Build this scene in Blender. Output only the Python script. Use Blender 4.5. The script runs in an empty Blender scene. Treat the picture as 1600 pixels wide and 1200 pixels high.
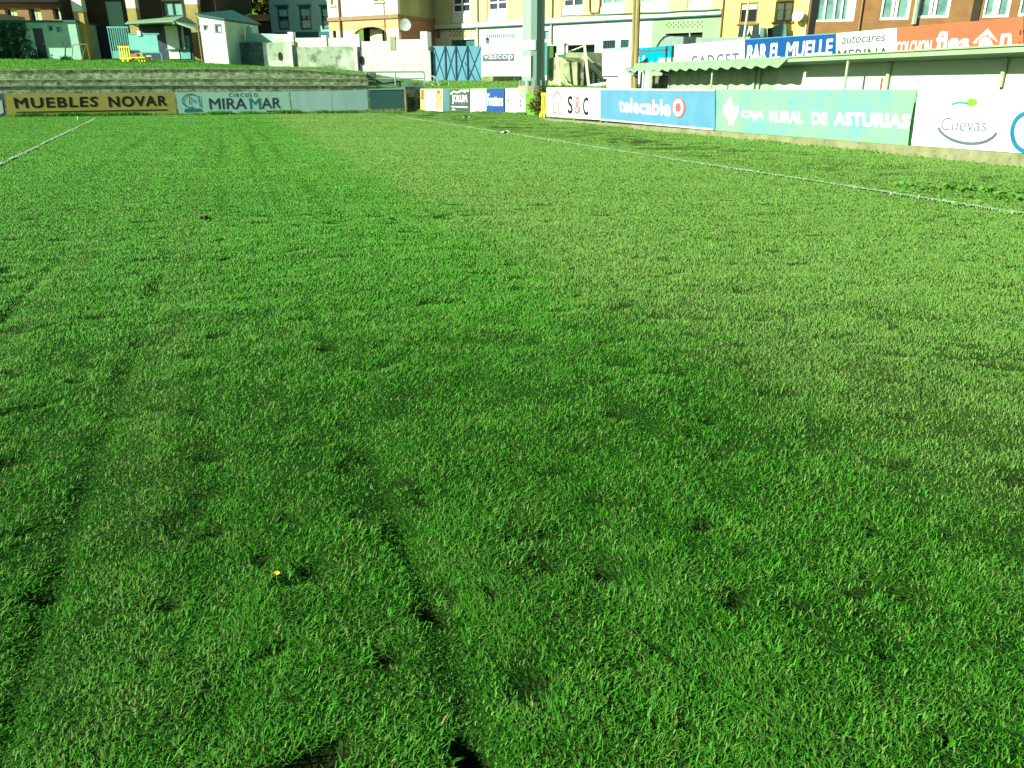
import bpy, math, random
import numpy as np
from mathutils import Vector

# ---------------------------------------------------------------- camera, sky, sun, exposure
SC = bpy.context.scene
COL = SC.collection
FPX = 1197.0
PITCH = math.radians(21.1)
H = 1.3
cam_d = bpy.data.cameras.new('camera')
cam = bpy.data.objects.new('camera', cam_d)
COL.objects.link(cam)
cam.location = (0, 0, H)
cam.rotation_euler = (math.pi / 2 - PITCH, 0, 0)
cam_d.sensor_width = 36.0
cam_d.lens = 36.0 * FPX / 1600.0
cam_d.clip_start = 0.05
cam_d.clip_end = 3000
SC.camera = cam

SUN_AZ = (-0.87, -0.49)          # horizontal direction towards the sun: behind the photographer, to the left
SUN_EL = math.radians(26)
W = bpy.data.worlds.new('World')
SC.world = W
W.use_nodes = True
nt = W.node_tree
sky = nt.nodes.new('ShaderNodeTexSky')
sky.sky_type = 'NISHITA'
sky.sun_disc = False
sky.sun_elevation = SUN_EL
sky.sun_rotation = math.atan2(SUN_AZ[0], SUN_AZ[1])
bg = nt.nodes['Background']
bg.inputs[1].default_value = 0.05
nt.links.new(sky.outputs[0], bg.inputs[0])
sl = bpy.data.lights.new('sun', 'SUN')
sl.energy = 5.0
sl.angle = math.radians(0.5)
sl.color = (1.0, 0.95, 0.82)
so = bpy.data.objects.new('sun', sl)
COL.objects.link(so)
so.location = (-30, -20, 40)
sd = Vector((SUN_AZ[0], SUN_AZ[1], 0)).normalized() * math.cos(SUN_EL) + Vector((0, 0, math.sin(SUN_EL)))
so.rotation_euler = sd.to_track_quat('Z', 'Y').to_euler()
vs = SC.view_settings
vs.view_transform = 'Standard'
vs.look = 'None'
vs.gamma = 1.0
vs.exposure = 1.0
vs.use_white_balance = True
vs.white_balance_temperature = 6500
vs.white_balance_tint = -18

# ---------------------------------------------------------------- helpers
def ray(px, py):
    u = (px - 800) / FPX
    v = (600 - py) / FPX
    return (u, math.cos(PITCH) + v * math.sin(PITCH), -math.sin(PITCH) + v * math.cos(PITCH))

def ground(px, py, z=0.0):
    r = ray(px, py)
    t = (z - H) / r[2]
    return (r[0] * t, r[1] * t)

def at(px, py, Y):
    r = ray(px, py)
    t = Y / r[1]
    return (r[0] * t, Y, H + r[2] * t)

class Face:
    """an upright plane through two ground points: u runs along it, z up, o out of it towards the pitch"""
    def __init__(s, a, b):
        s.a = Vector(a[:2]); s.b = Vector(b[:2])
        s.L = (s.b - s.a).length
        s.d = (s.b - s.a) / s.L
        s.n = Vector((s.d.y, -s.d.x))
    def off(s, o):
        return Face(s.a + s.n * o, s.b + s.n * o)
    def uz(s, px, py, o=0.0):
        r = ray(px, py)
        t = (s.n.dot(s.a) + o) / (s.n.x * r[0] + s.n.y * r[1])
        p = Vector((r[0] * t, r[1] * t))
        return ((p - s.a).dot(s.d), H + r[2] * t)
    def pt(s, u, z, o=0.0):
        p = s.a + s.d * u + s.n * o
        return (p.x, p.y, z)
    def side(s, u, depth):
        """the plane of a wall that runs back from this one at u, facing +d"""
        p = s.a + s.d * u
        q = p - s.n * depth
        return Face(p, q)

def facade(pxa, Ya, pxb, Yb, pya=100, pyb=100):
    return Face(at(pxa, pya, Ya), at(pxb, pyb, Yb))

WL = {}
def wl(o):
    return WL.get(o.name, Vector((0, 0, 0)))

def tag(o, label=None, cat=None, group=None, kind=None):
    if label: o['label'] = label
    if cat: o['category'] = cat
    if group: o['group'] = group
    if kind: o['kind'] = kind
    return o

def thing(name, label, cat, loc=(0, 0, 0), group=None):
    o = bpy.data.objects.new(name, None)
    o.empty_display_size = 0.2
    COL.objects.link(o)
    o.location = loc
    WL[o.name] = Vector(loc)
    return tag(o, label, cat, group)

class MB:
    def __init__(s):
        s.v = []; s.f = []
    def add(s, vs_, fs_):
        b = len(s.v)
        s.v += [tuple(p) for p in vs_]
        s.f += [tuple(i + b for i in f) for f in fs_]
        return s
    def hexa(s, p):
        return s.add(p, [(0, 3, 2, 1), (4, 5, 6, 7), (0, 1, 5, 4), (1, 2, 6, 5), (2, 3, 7, 6), (3, 0, 4, 7)])
    def cube(s, x0, x1, y0, y1, z0, z1):
        return s.hexa([(x0, y0, z0), (x1, y0, z0), (x1, y1, z0), (x0, y1, z0), (x0, y0, z1), (x1, y0, z1), (x1, y1, z1), (x0, y1, z1)])
    def box(s, F, u0, u1, z0, z1, o0, o1):
        if o1 < o0: o0, o1 = o1, o0
        P = F.pt
        return s.hexa([P(u0, z0, o1), P(u1, z0, o1), P(u1, z0, o0), P(u0, z0, o0), P(u0, z1, o1), P(u1, z1, o1), P(u1, z1, o0), P(u0, z1, o0)])
    def pbox(s, F, x0, y0, x1, y1, o0, o1):
        u0, u1, z0, z1 = prect(F, x0, y0, x1, y1)
        return s.box(F, u0, u1, z0, z1, o0, o1)
    def prism(s, F, uzs, o0, o1):
        n = len(uzs)
        a = [F.pt(u, z, o1) for u, z in uzs] + [F.pt(u, z, o0) for u, z in uzs]
        fs_ = [tuple(range(n - 1, -1, -1)), tuple(range(n, 2 * n))]
        for i in range(n):
            j = (i + 1) % n
            fs_.append((i, j, n + j, n + i))
        return s.add(a, fs_)
    def ppoly(s, F, pts, o0, o1):
        return s.prism(F, [F.uz(*p) for p in pts], o0, o1)
    def flat(s, F, pts, o):
        q = [F.pt(*F.uz(*p), o) for p in pts]
        return s.add(q, [tuple(range(len(q)))])
    def stroke(s, F, pts, w, o, closed=False):
        """a painted line of w metres through pixel points"""
        q = [Vector(F.uz(*p)) for p in pts]
        return s.ustroke(F, q, w, o, closed)
    def ustroke(s, F, q, w, o, closed=False):
        n = len(q)
        L = []; R = []
        for i in range(n):
            a = q[i - 1] if (i > 0 or closed) else q[i]
            b = q[(i + 1) % n] if (i < n - 1 or closed) else q[i]
            t = (b - a)
            t = t.normalized() if t.length > 0 else Vector((1, 0))
            m = Vector((-t.y, t.x)) * w / 2
            L.append(q[i] + m); R.append(q[i] - m)
        vs_ = [F.pt(p.x, p.y, o) for p in L] + [F.pt(p.x, p.y, o) for p in R]
        m = n if closed else n - 1
        return s.add(vs_, [(i, (i + 1) % n, n + (i + 1) % n, n + i) for i in range(m)])
    def tube(s, p0, p1, r0, r1=None, n=8, rot=0.0):
        r1 = r0 if r1 is None else r1
        p0 = Vector(p0); p1 = Vector(p1)
        z = (p1 - p0).normalized()
        x = z.orthogonal().normalized() if abs(z.z) < 0.95 else (Vector((1, 0, 0)) - z * z.x).normalized()
        y = z.cross(x)
        vs_ = []
        for p, r in ((p0, r0), (p1, r1)):
            for k in range(n):
                a = rot + 2 * math.pi * k / n
                vs_.append(p + x * math.cos(a) * r + y * math.sin(a) * r)
        fs_ = [(k, (k + 1) % n, n + (k + 1) % n, n + k) for k in range(n)]
        fs_ += [tuple(range(n - 1, -1, -1)), tuple(range(n, 2 * n))]
        return s.add(vs_, fs_)
    def pipe(s, pts, r, n=8):
        for a, b in zip(pts, pts[1:]):
            s.tube(a, b, r, r, n)
        return s
    def wall(s, F, u0, u1, z0, z1, holes, o0, o1):
        """a wall u0..u1 x z0..z1 with rectangular openings, as one shell of blocks"""
        us = sorted({u0, u1} | {min(max(c, u0), u1) for h in holes for c in h[:2]})
        zs = sorted({z0, z1} | {min(max(c, z0), z1) for h in holes for c in h[2:]})
        solid = {}
        for i in range(len(us) - 1):
            for j in range(len(zs) - 1):
                cu = (us[i] + us[i + 1]) / 2; cz = (zs[j] + zs[j + 1]) / 2
                solid[i, j] = not any(h[0] < cu < h[1] and h[2] < cz < h[3] for h in holes)
        def q(a, b, c, d): s.add([a, b, c, d], [(0, 1, 2, 3)])
        for (i, j), on in solid.items():
            if not on: continue
            a, b, c, d = us[i], us[i + 1], zs[j], zs[j + 1]
            P = F.pt
            q(P(a, c, o1), P(b, c, o1), P(b, d, o1), P(a, d, o1))
            q(P(b, c, o0), P(a, c, o0), P(a, d, o0), P(b, d, o0))
            if not solid.get((i - 1, j)): q(P(a, c, o0), P(a, c, o1), P(a, d, o1), P(a, d, o0))
            if not solid.get((i + 1, j)): q(P(b, c, o1), P(b, c, o0), P(b, d, o0), P(b, d, o1))
            if not solid.get((i, j - 1)): q(P(a, c, o0), P(b, c, o0), P(b, c, o1), P(a, c, o1))
            if not solid.get((i, j + 1)): q(P(a, d, o1), P(b, d, o1), P(b, d, o0), P(a, d, o0))
        return s
    def build(s, name, mat, parent=None, smooth=False):
        org = Vector((0, 0, 0))
        if parent is not None:
            org = wl(parent)
        me = bpy.data.meshes.new(name)
        me.from_pydata([tuple(Vector(p) - org) for p in s.v], [], s.f)
        me.validate()
        me.materials.append(mat)
        if smooth:
            me.polygons.foreach_set('use_smooth', [True] * len(me.polygons))
        o = bpy.data.objects.new(name, me)
        COL.objects.link(o)
        if parent is not None:
            o.parent = parent
        WL[o.name] = org
        return o

def prect(F, x0, y0, x1, y1):
    ym = (y0 + y1) / 2; xm = (x0 + x1) / 2
    return (F.uz(x0, ym)[0], F.uz(x1, ym)[0], F.uz(xm, y1)[1], F.uz(xm, y0)[1])

_txt = {}
def text_verts(s, bold=0.0, shear=0.0, space=1.0):
    k = (s, bold, shear, space)
    if k in _txt: return _txt[k]
    c = bpy.data.curves.new('lettering', 'FONT')
    c.body = s
    c.offset = bold
    c.shear = shear
    c.space_character = space
    c.resolution_u = 3
    c.fill_mode = 'FRONT'
    o = bpy.data.objects.new('lettering', c)
    COL.objects.link(o)
    bpy.context.view_layer.update()
    dg = bpy.context.evaluated_depsgraph_get()
    me = bpy.data.meshes.new_from_object(o.evaluated_get(dg))
    v = [(p.co.x, p.co.y) for p in me.vertices]
    f = [tuple(p.vertices) for p in me.polygons]
    bpy.data.objects.remove(o)
    bpy.data.curves.remove(c)
    bpy.data.meshes.remove(me)
    x0 = min(p[0] for p in v); x1 = max(p[0] for p in v)
    y0 = min(p[1] for p in v); y1 = max(p[1] for p in v)
    v = [((x - x0) / (x1 - x0), (y - y0) / (y1 - y0)) for x, y in v]
    _txt[k] = (v, f)
    return v, f

def letters(F, s, quad, mat, parent, o=0.004, bold=0.0, shear=0.0, space=1.0, name='lettering', depth=0.006):
    """lettering stretched over the pixel corners tl, tr, br, bl of a panel"""
    v, f = text_verts(s, min(bold, 0.0), shear, space)
    tl, tr, br, bl = [Vector(F.uz(*p)) for p in quad]
    m = MB()
    hgt = (tl - bl).length
    r_ = max(bold, 0.0) * hgt * 0.9
    wd = (tr - tl).length
    for k in range(1 if r_ == 0 else 7):
        # a heavier weight is the outline laid again, shifted by the stroke's gain
        ox, oy = (0, 0) if k == 0 else (r_ * math.cos(k * math.pi / 3), r_ * math.sin(k * math.pi / 3))
        q = []
        for a, b in v:
            p = (bl * (1 - a) + br * a) * (1 - b) + (tl * (1 - a) + tr * a) * b
            x_ = 1 - 2 * r_ / wd; y_ = 1 - 2 * r_ / hgt
            c = (bl + br + tl + tr) / 4
            p = c + Vector(((p.x - c.x) * x_ + ox, (p.y - c.y) * y_ + oy))
            q.append(F.pt(p.x, p.y, o + k * 0.0004))
        m.add(q, f)
    return m.build(name, mat, parent)

def ell(cx, cy, rx, ry, a0=0, a1=360, n=28, tilt=0.0):
    return [(cx + rx * math.cos(math.radians(a0 + (a1 - a0) * i / n)), cy - ry * math.sin(math.radians(a0 + (a1 - a0) * i / n)) + tilt * math.cos(math.radians(a0 + (a1 - a0) * i / n))) for i in range(n + 1)]

# ---------------------------------------------------------------- materials
def mat(name, c, rough=0.75, c2=None, scale=3.0, lo=0.4, hi=0.65, detail=6.0, bump=0.0, bscale=30.0, metal=0.0, spec=0.4, stretch=None, c3=None, scale3=1.0, lo3=0.5, hi3=0.7):
    m = bpy.data.materials.new(name)
    m.use_nodes = True
    t = m.node_tree
    b = t.nodes['Principled BSDF']
    b.inputs['Roughness'].default_value = rough
    b.inputs['Metallic'].default_value = metal
    b.inputs['Specular IOR Level'].default_value = spec
    geo = t.nodes.new('ShaderNodeNewGeometry')
    pos = geo.outputs['Position']
    if stretch:
        mp = t.nodes.new('ShaderNodeMapping')
        mp.inputs['Scale'].default_value = stretch
        t.links.new(pos, mp.inputs['Vector'])
        spos = mp.outputs[0]
    else:
        spos = pos
    def noise(sc, p, d=detail):
        n = t.nodes.new('ShaderNodeTexNoise')
        n.inputs['Scale'].default_value = sc
        n.inputs['Detail'].default_value = d
        n.inputs['Roughness'].default_value = 0.62
        t.links.new(p, n.inputs['Vector'])
        return n.outputs['Fac']
    def rng(x, a, bb, to0=0.0, to1=1.0):
        r = t.nodes.new('ShaderNodeMapRange')
        r.inputs['From Min'].default_value = a
        r.inputs['From Max'].default_value = bb
        r.inputs['To Min'].default_value = to0
        r.inputs['To Max'].default_value = to1
        t.links.new(x, r.inputs['Value'])
        return r.outputs[0]
    def mix(f, a, bb):
        x = t.nodes.new('ShaderNodeMix')
        x.data_type = 'RGBA'
        t.links.new(f, x.inputs['Factor'])
        for sock, val in ((x.inputs[6], a), (x.inputs[7], bb)):
            if isinstance(val, tuple): sock.default_value = (*val, 1)
            else: t.links.new(val, sock)
        return x.outputs[2]
    if c2 is None:
        c2 = tuple(v * 0.82 for v in c)
    col = mix(rng(noise(scale, spos), lo, hi), c, c2)
    if c3 is not None:
        col = mix(rng(noise(scale3, spos), lo3, hi3), col, c3)
    t.links.new(col, b.inputs['Base Color'])
    if bump:
        bp = t.nodes.new('ShaderNodeBump')
        bp.inputs['Strength'].default_value = bump
        bp.inputs['Distance'].default_value = 0.03
        t.links.new(noise(bscale, spos), bp.inputs['Height'])
        t.links.new(bp.outputs[0], b.inputs['Normal'])
    return m

def brick_mat(name, c1, c2, mortar, bw=0.25, bh=0.07, ms=0.012, rough=0.85, axis=None, dirt=None):
    m = bpy.data.materials.new(name)
    m.use_nodes = True
    t = m.node_tree
    b = t.nodes['Principled BSDF']
    b.inputs['Roughness'].default_value = rough
    geo = t.nodes.new('ShaderNodeNewGeometry')
    sep = t.nodes.new('ShaderNodeSeparateXYZ')
    t.links.new(geo.outputs['Position'], sep.inputs[0])
    d = axis or (1.0, 0.0)
    dot = t.nodes.new('ShaderNodeVectorMath'); dot.operation = 'DOT_PRODUCT'
    t.links.new(geo.outputs['Position'], dot.inputs[0])
    dot.inputs[1].default_value = (d[0], d[1], 0)
    cmb = t.nodes.new('ShaderNodeCombineXYZ')
    t.links.new(dot.outputs['Value'], cmb.inputs[0])
    t.links.new(sep.outputs[2], cmb.inputs[1])
    br = t.nodes.new('ShaderNodeTexBrick')
    br.inputs['Color1'].default_value = (*c1, 1)
    br.inputs['Color2'].default_value = (*c2, 1)
    br.inputs['Mortar'].default_value = (*mortar, 1)
    br.inputs['Scale'].default_value = 1.0
    br.inputs['Mortar Size'].default_value = ms
    br.inputs['Brick Width'].default_value = bw
    br.inputs['Row Height'].default_value = bh
    t.links.new(cmb.outputs[0], br.inputs['Vector'])
    out = br.outputs[0]
    n = t.nodes.new('ShaderNodeTexNoise'); n.inputs['Scale'].default_value = 1.6; n.inputs['Detail'].default_value = 7
    t.links.new(geo.outputs['Position'], n.inputs['Vector'])
    r = t.nodes.new('ShaderNodeMapRange'); r.inputs['From Min'].default_value = 0.42; r.inputs['From Max'].default_value = 0.68
    t.links.new(n.outputs['Fac'], r.inputs['Value'])
    x = t.nodes.new('ShaderNodeMix'); x.data_type = 'RGBA'
    t.links.new(r.outputs[0], x.inputs['Factor'])
    t.links.new(out, x.inputs[6])
    x.inputs[7].default_value = (*(dirt or tuple(v * 0.7 for v in c1)), 1)
    t.links.new(x.outputs[2], b.inputs['Base Color'])
    bp = t.nodes.new('ShaderNodeBump'); bp.inputs['Strength'].default_value = 0.4; bp.inputs['Distance'].default_value = 0.02
    t.links.new(br.outputs['Fac'], bp.inputs['Height']); bp.invert = True
    t.links.new(bp.outputs[0], b.inputs['Normal'])
    return m

M = {}
M['white'] = mat('white paint', (0.66, 0.67, 0.65), 0.55, (0.58, 0.6, 0.56), 2.0, 0.5, 0.8)
M['white_vinyl'] = mat('white vinyl', (0.6, 0.61, 0.61), 0.4, (0.54, 0.56, 0.55), 1.2, 0.45, 0.8, bump=0.25, bscale=4)
M['render_white'] = mat('white render', (0.6, 0.61, 0.59), 0.85, (0.5, 0.52, 0.48), 1.1, 0.55, 0.85, bump=0.1)
M['old_plaster'] = mat('old mossy plaster', (0.3, 0.35, 0.27), 0.9, (0.1, 0.14, 0.085), 1.3, 0.46, 0.62, bump=0.4, bscale=14, c3=(0.46, 0.5, 0.44), scale3=0.9, lo3=0.50, hi3=0.62)
M['old_plaster_light'] = mat('old lime plaster', (0.56, 0.59, 0.55), 0.9, (0.34, 0.4, 0.31), 1.5, 0.50, 0.72, bump=0.3, bscale=14)
M['dark_plaster'] = mat('dark plaster', (0.10, 0.16, 0.15), 0.9, (0.03, 0.05, 0.05), 1.2, 0.4, 0.65, bump=0.4)  # dark tone carries the shade beside the shed and the ramp's stand-in shadow
M['shade_teal_plaster'] = mat('shade teal plaster', (0.38, 0.58, 0.5), 0.9, (0.29, 0.48, 0.41), 1.2, 0.4, 0.7)  # pale plaster tinted teal to hold the shade on annex and shed side
M['teal_house'] = mat('teal painted render', (0.3, 0.5, 0.46), 0.85, (0.25, 0.43, 0.4), 1.0, 0.4, 0.7)
M['teal_dark'] = mat('dark teal trim', (0.03, 0.12, 0.13), 0.7)
M['moss_stone'] = mat('mossy terrace stone', (0.5, 0.58, 0.38), 0.95, (0.21, 0.27, 0.14), 3.6, 0.40, 0.60, bump=0.6, bscale=7, c3=(0.09, 0.125, 0.055), scale3=4.5, lo3=0.52, hi3=0.66, stretch=(1, 1, 1.3))
M['stone_nosing'] = mat('stone step edge', (0.52, 0.55, 0.4), 0.9, (0.24, 0.3, 0.16), 2.2, 0.42, 0.6, bump=0.4, bscale=12)
M['concrete'] = mat('old concrete', (0.36, 0.34, 0.24), 0.9, (0.24, 0.25, 0.15), 1.6, 0.4, 0.68, bump=0.3, bscale=18, c3=(0.17, 0.19, 0.10), scale3=5, lo3=0.58, hi3=0.7)
M['kerb'] = mat('mossy kerb concrete', (0.27, 0.25, 0.15), 0.95, (0.17, 0.17, 0.08), 2.6, 0.4, 0.66, bump=0.3, bscale=18, c3=(0.10, 0.11, 0.05), scale3=7, lo3=0.56, hi3=0.7)
M['stone_yel'] = mat('lichen covered stone', (0.36, 0.36, 0.22), 0.95, (0.18, 0.20, 0.11), 2.5, 0.4, 0.65, bump=0.6, bscale=9)
M['dirty_wall'] = mat('stained stone wall', (0.18, 0.19, 0.14), 0.95, (0.04, 0.05, 0.035), 2.4, 0.42, 0.6, bump=0.5, bscale=9)
M['ochre'] = mat('ochre render', (0.55, 0.49, 0.25), 0.85, (0.48, 0.43, 0.23), 1.0, 0.4, 0.7, bump=0.1)
M['pale_green'] = mat('pale green panel', (0.56, 0.66, 0.50), 0.8, (0.50, 0.60, 0.45), 1.0, 0.4, 0.7)
M['cream_old'] = mat('stained cream render', (0.72, 0.68, 0.42), 0.9, (0.52, 0.46, 0.24), 1.2, 0.5, 0.75)
M['green_render'] = mat('pale green render', (0.3, 0.4, 0.25), 0.9, (0.25, 0.34, 0.21), 0.8, 0.4, 0.7)
M['cream'] = mat('cream render', (0.7, 0.67, 0.53), 0.85, (0.67, 0.64, 0.5), 0.6, 0.4, 0.7)
M['peach'] = mat('peach render', (0.66, 0.36, 0.20), 0.85, (0.60, 0.33, 0.18), 0.8, 0.4, 0.7)
M['peach_shaded'] = mat('shaded peach render', (0.42, 0.20, 0.14), 0.85)  # peach render darkened for the house side out of the sun
M['cream_shaded'] = mat('shaded cream render', (0.44, 0.42, 0.20), 0.9, (0.30, 0.30, 0.15), 0.7, 0.4, 0.7)  # cream render darkened to olive for the shaded house side
M['base_peach'] = mat('pale plinth render', (0.78, 0.70, 0.50), 0.85)
M['trim_brown'] = mat('brown trim', (0.30, 0.19, 0.10), 0.7)
M['yellow'] = brick_mat('yellow painted brick', (0.8, 0.71, 0.23), (0.78, 0.68, 0.2), (0.72, 0.62, 0.18), 0.5, 0.20, 0.012, axis=(0.9, -0.4), dirt=(0.80, 0.66, 0.14))
M['brick_red'] = brick_mat('red brown brick', (0.36, 0.17, 0.07), (0.30, 0.14, 0.055), (0.27, 0.15, 0.075), 0.26, 0.08, 0.012, axis=(0.98, -0.2))
M['brick_tan'] = brick_mat('tan brick pillar', (0.5, 0.38, 0.13), (0.43, 0.32, 0.1), (0.42, 0.32, 0.12), 0.26, 0.08, 0.012)
M['brick_house'] = brick_mat('brown brick', (0.33, 0.19, 0.09), (0.28, 0.16, 0.07), (0.26, 0.16, 0.08), 0.26, 0.08, 0.012)
M['dark_brown'] = mat('dark brown wall', (0.06, 0.045, 0.025), 0.85, (0.04, 0.03, 0.02), 1.2, 0.4, 0.65)
M['dark_slab'] = mat('dark concrete soffit', (0.10, 0.09, 0.07), 0.9)
M['brown_frame'] = mat('brown window frame', (0.24, 0.12, 0.04), 0.6)
M['white_frame'] = mat('white window frame', (0.80, 0.80, 0.78), 0.45)
M['cream_frame'] = mat('cream window frame', (0.56, 0.62, 0.40), 0.5)
M['glass'] = mat('dark window glass', (0.02, 0.035, 0.06), 0.12, (0.03, 0.05, 0.07), 0.8, spec=0.5)
M['glass_teal'] = mat('curtained window glass', (0.20, 0.33, 0.31), 0.2, (0.12, 0.22, 0.21), 1.5, 0.45, 0.6, spec=0.5)
M['curtain'] = mat('pale curtain', (0.62, 0.68, 0.56), 0.8, (0.42, 0.48, 0.36), 7.0, 0.45, 0.6, stretch=(3, 3, 0.3))
M['blind'] = mat('pale roller blind', (0.60, 0.66, 0.50), 0.7)
M['black'] = mat('black void', (0.012, 0.012, 0.014), 0.9)
M['navy'] = mat('dark navy paint', (0.012, 0.022, 0.06), 0.5, (0.02, 0.03, 0.07), 2)
M['teal_metal'] = mat('teal painted metal', (0.16, 0.40, 0.40), 0.5, (0.12, 0.32, 0.33), 3, 0.4, 0.7)
M['teal_board'] = mat('turquoise board', (0.22, 0.52, 0.50), 0.5, (0.18, 0.46, 0.45), 2, 0.4, 0.7)
M['green_roof'] = mat('green roof sheet', (0.22, 0.36, 0.22), 0.7, (0.16, 0.28, 0.16), 2, 0.4, 0.7)
M['tile'] = mat('orange roof tile', (0.58, 0.24, 0.10), 0.85, (0.40, 0.17, 0.08), 3.5, 0.4, 0.7, bump=0.5, bscale=8)
M['ridge'] = mat('pale ridge stone', (0.66, 0.66, 0.46), 0.85)
M['yellow_plastic'] = mat('yellow plastic', (0.80, 0.68, 0.06), 0.45, (0.70, 0.58, 0.05), 4)
M['orange_plastic'] = mat('orange plastic', (0.45, 0.16, 0.05), 0.5)
M['galv'] = mat('galvanised steel', (0.3, 0.36, 0.35), 0.45, (0.24, 0.3, 0.3), 2.5, 0.4, 0.7, metal=0.3)
M['pole_steel'] = mat('painted grey pylon steel', (0.27, 0.36, 0.32), 0.5, (0.22, 0.31, 0.28), 1.2, 0.4, 0.7, stretch=(6, 6, 0.4))
M['gate_blue'] = mat('pale blue gate sheet', (0.14, 0.31, 0.48), 0.5, (0.095, 0.24, 0.4), 1.1, 0.4, 0.66, stretch=(2, 2, 0.6))
M['gate_line'] = mat('dark gate bracing', (0.015, 0.06, 0.075), 0.5)
M['wood_pole'] = mat('weathered wood pole', (0.36, 0.28, 0.12), 0.9, (0.20, 0.15, 0.07), 5, 0.4, 0.65, stretch=(6, 6, 0.3))
M['sheet_green'] = mat('weathered roof sheet', (0.25, 0.32, 0.23), 0.7, (0.19, 0.26, 0.17), 2, 0.4, 0.68, stretch=(4, 4, 1))
M['fascia'] = mat('pale green fascia', (0.29, 0.36, 0.24), 0.6, (0.23, 0.29, 0.18), 1.2, 0.4, 0.7)
M['stand_wall'] = mat('stand white wall', (0.46, 0.55, 0.44), 0.8, (0.4, 0.48, 0.37), 0.9, 0.5, 0.8)
M['stand_wall_old'] = mat('stand mossy wall', (0.36, 0.48, 0.32), 0.9, (0.24, 0.36, 0.22), 2.6, 0.42, 0.66)
M['post_metal'] = mat('stand post metal', (0.40, 0.45, 0.33), 0.6)
M['letter_black'] = mat('black lettering', (0.012, 0.010, 0.012), 0.6)
M['letter_grey'] = mat('grey lettering', (0.035, 0.055, 0.07), 0.6)
M['letter_teal'] = mat('teal lettering', (0.05, 0.24, 0.28), 0.6)
M['letter_white'] = mat('white lettering', (0.72, 0.72, 0.72), 0.5)
M['letter_pale'] = mat('pale blue lettering', (0.1, 0.12, 0.2), 0.5)
M['letter_red'] = mat('red lettering', (0.4, 0.05, 0.05), 0.5)
M['letter_rose'] = mat('rose lettering', (0.45, 0.1, 0.13), 0.5)
M['letter_dark'] = mat('dark violet lettering', (0.014, 0.01, 0.02), 0.5)
M['letter_blue'] = mat('blue emblem paint', (0.02, 0.16, 0.28), 0.5)
M['letter_olive'] = mat('olive lettering', (0.1, 0.11, 0.04), 0.5)
M['letter_leaf'] = mat('leaf green emblem paint', (0.22, 0.50, 0.04), 0.5)
M['letter_sand'] = mat('sand emblem paint', (0.74, 0.68, 0.40), 0.5)
M['b_mustard'] = mat('mustard board', (0.5, 0.42, 0.1), 0.7, (0.42, 0.36, 0.085), 1.6, 0.4, 0.7, stretch=(0.6, 0.6, 2.5))
M['b_mint'] = mat('pale mint banner', (0.52, 0.76, 0.68), 0.5, (0.46, 0.7, 0.62), 1.5, 0.4, 0.7, bump=0.3, bscale=4)
M['b_grey'] = mat('grey blue steel board', (0.54, 0.74, 0.74), 0.45, (0.44, 0.63, 0.65), 0.8, 0.42, 0.66, stretch=(1, 1, 0.3))
M['b_dark'] = mat('dark slate board', (0.075, 0.17, 0.18), 0.5, (0.06, 0.14, 0.15), 1.2, 0.4, 0.7)
M['b_black'] = mat('charcoal board', (0.035, 0.055, 0.055), 0.5, (0.08, 0.12, 0.11), 2.2, 0.5, 0.7)
M['b_blue'] = mat('strong blue board', (0.006, 0.06, 0.3), 0.45)
M['b_sky'] = mat('sky blue banner', (0.115, 0.26, 0.43), 0.45, (0.095, 0.22, 0.38), 1.3, 0.42, 0.7, bump=0.5, bscale=3.5)
M['b_green'] = mat('pale green banner', (0.26, 0.8, 0.27), 0.55, (0.19, 0.73, 0.36), 0.9, 0.42, 0.66, bump=0.5, bscale=3.5, c3=(0.05, 0.46, 0.26), scale3=9, lo3=0.63, hi3=0.72)
M['b_royal'] = mat('royal blue sign', (0.007, 0.06, 0.24), 0.45, (0.009, 0.07, 0.27), 1)
M['b_orange'] = mat('orange red sign', (0.66, 0.1, 0.055), 0.45, (0.6, 0.115, 0.06), 1)
M['b_cyan'] = mat('cyan sign', (0.01, 0.32, 0.44), 0.45)
M['b_tan'] = mat('sand orange board', (0.72, 0.46, 0.20), 0.6, (0.60, 0.34, 0.12), 3)
M['ivy'] = mat('dark ivy leaves', (0.03, 0.1, 0.055), 0.7, (0.05, 0.14, 0.075), 6)
M['leaf'] = mat('hillside foliage', (0.08, 0.13, 0.02), 0.7, (0.04, 0.08, 0.015), 4)
M['leaf_bush'] = mat('bush foliage', (0.14, 0.13, 0.02), 0.7, (0.06, 0.08, 0.015), 5)
M['weed'] = mat('weed leaves', (0.11, 0.25, 0.03), 0.6, (0.07, 0.18, 0.02), 6)
M['bark'] = mat('bark', (0.10, 0.08, 0.05), 0.9)
M['cloth_dark'] = mat('dark cloth', (0.02, 0.04, 0.06), 0.9)
M['cloth_light'] = mat('grey cloth', (0.45, 0.52, 0.55), 0.9)
M['dish'] = mat('satellite dish paint', (0.55, 0.60, 0.56), 0.5)
M['mud'] = mat('dark mud', (0.022, 0.02, 0.008), 0.95)
M['paper'] = mat('white paper', (0.42, 0.46, 0.4), 0.7)
M['petal'] = mat('yellow petals', (0.85, 0.62, 0.02), 0.6)
M['mesh_wire'] = mat('dark wire mesh', (0.07, 0.10, 0.09), 0.5)

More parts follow.
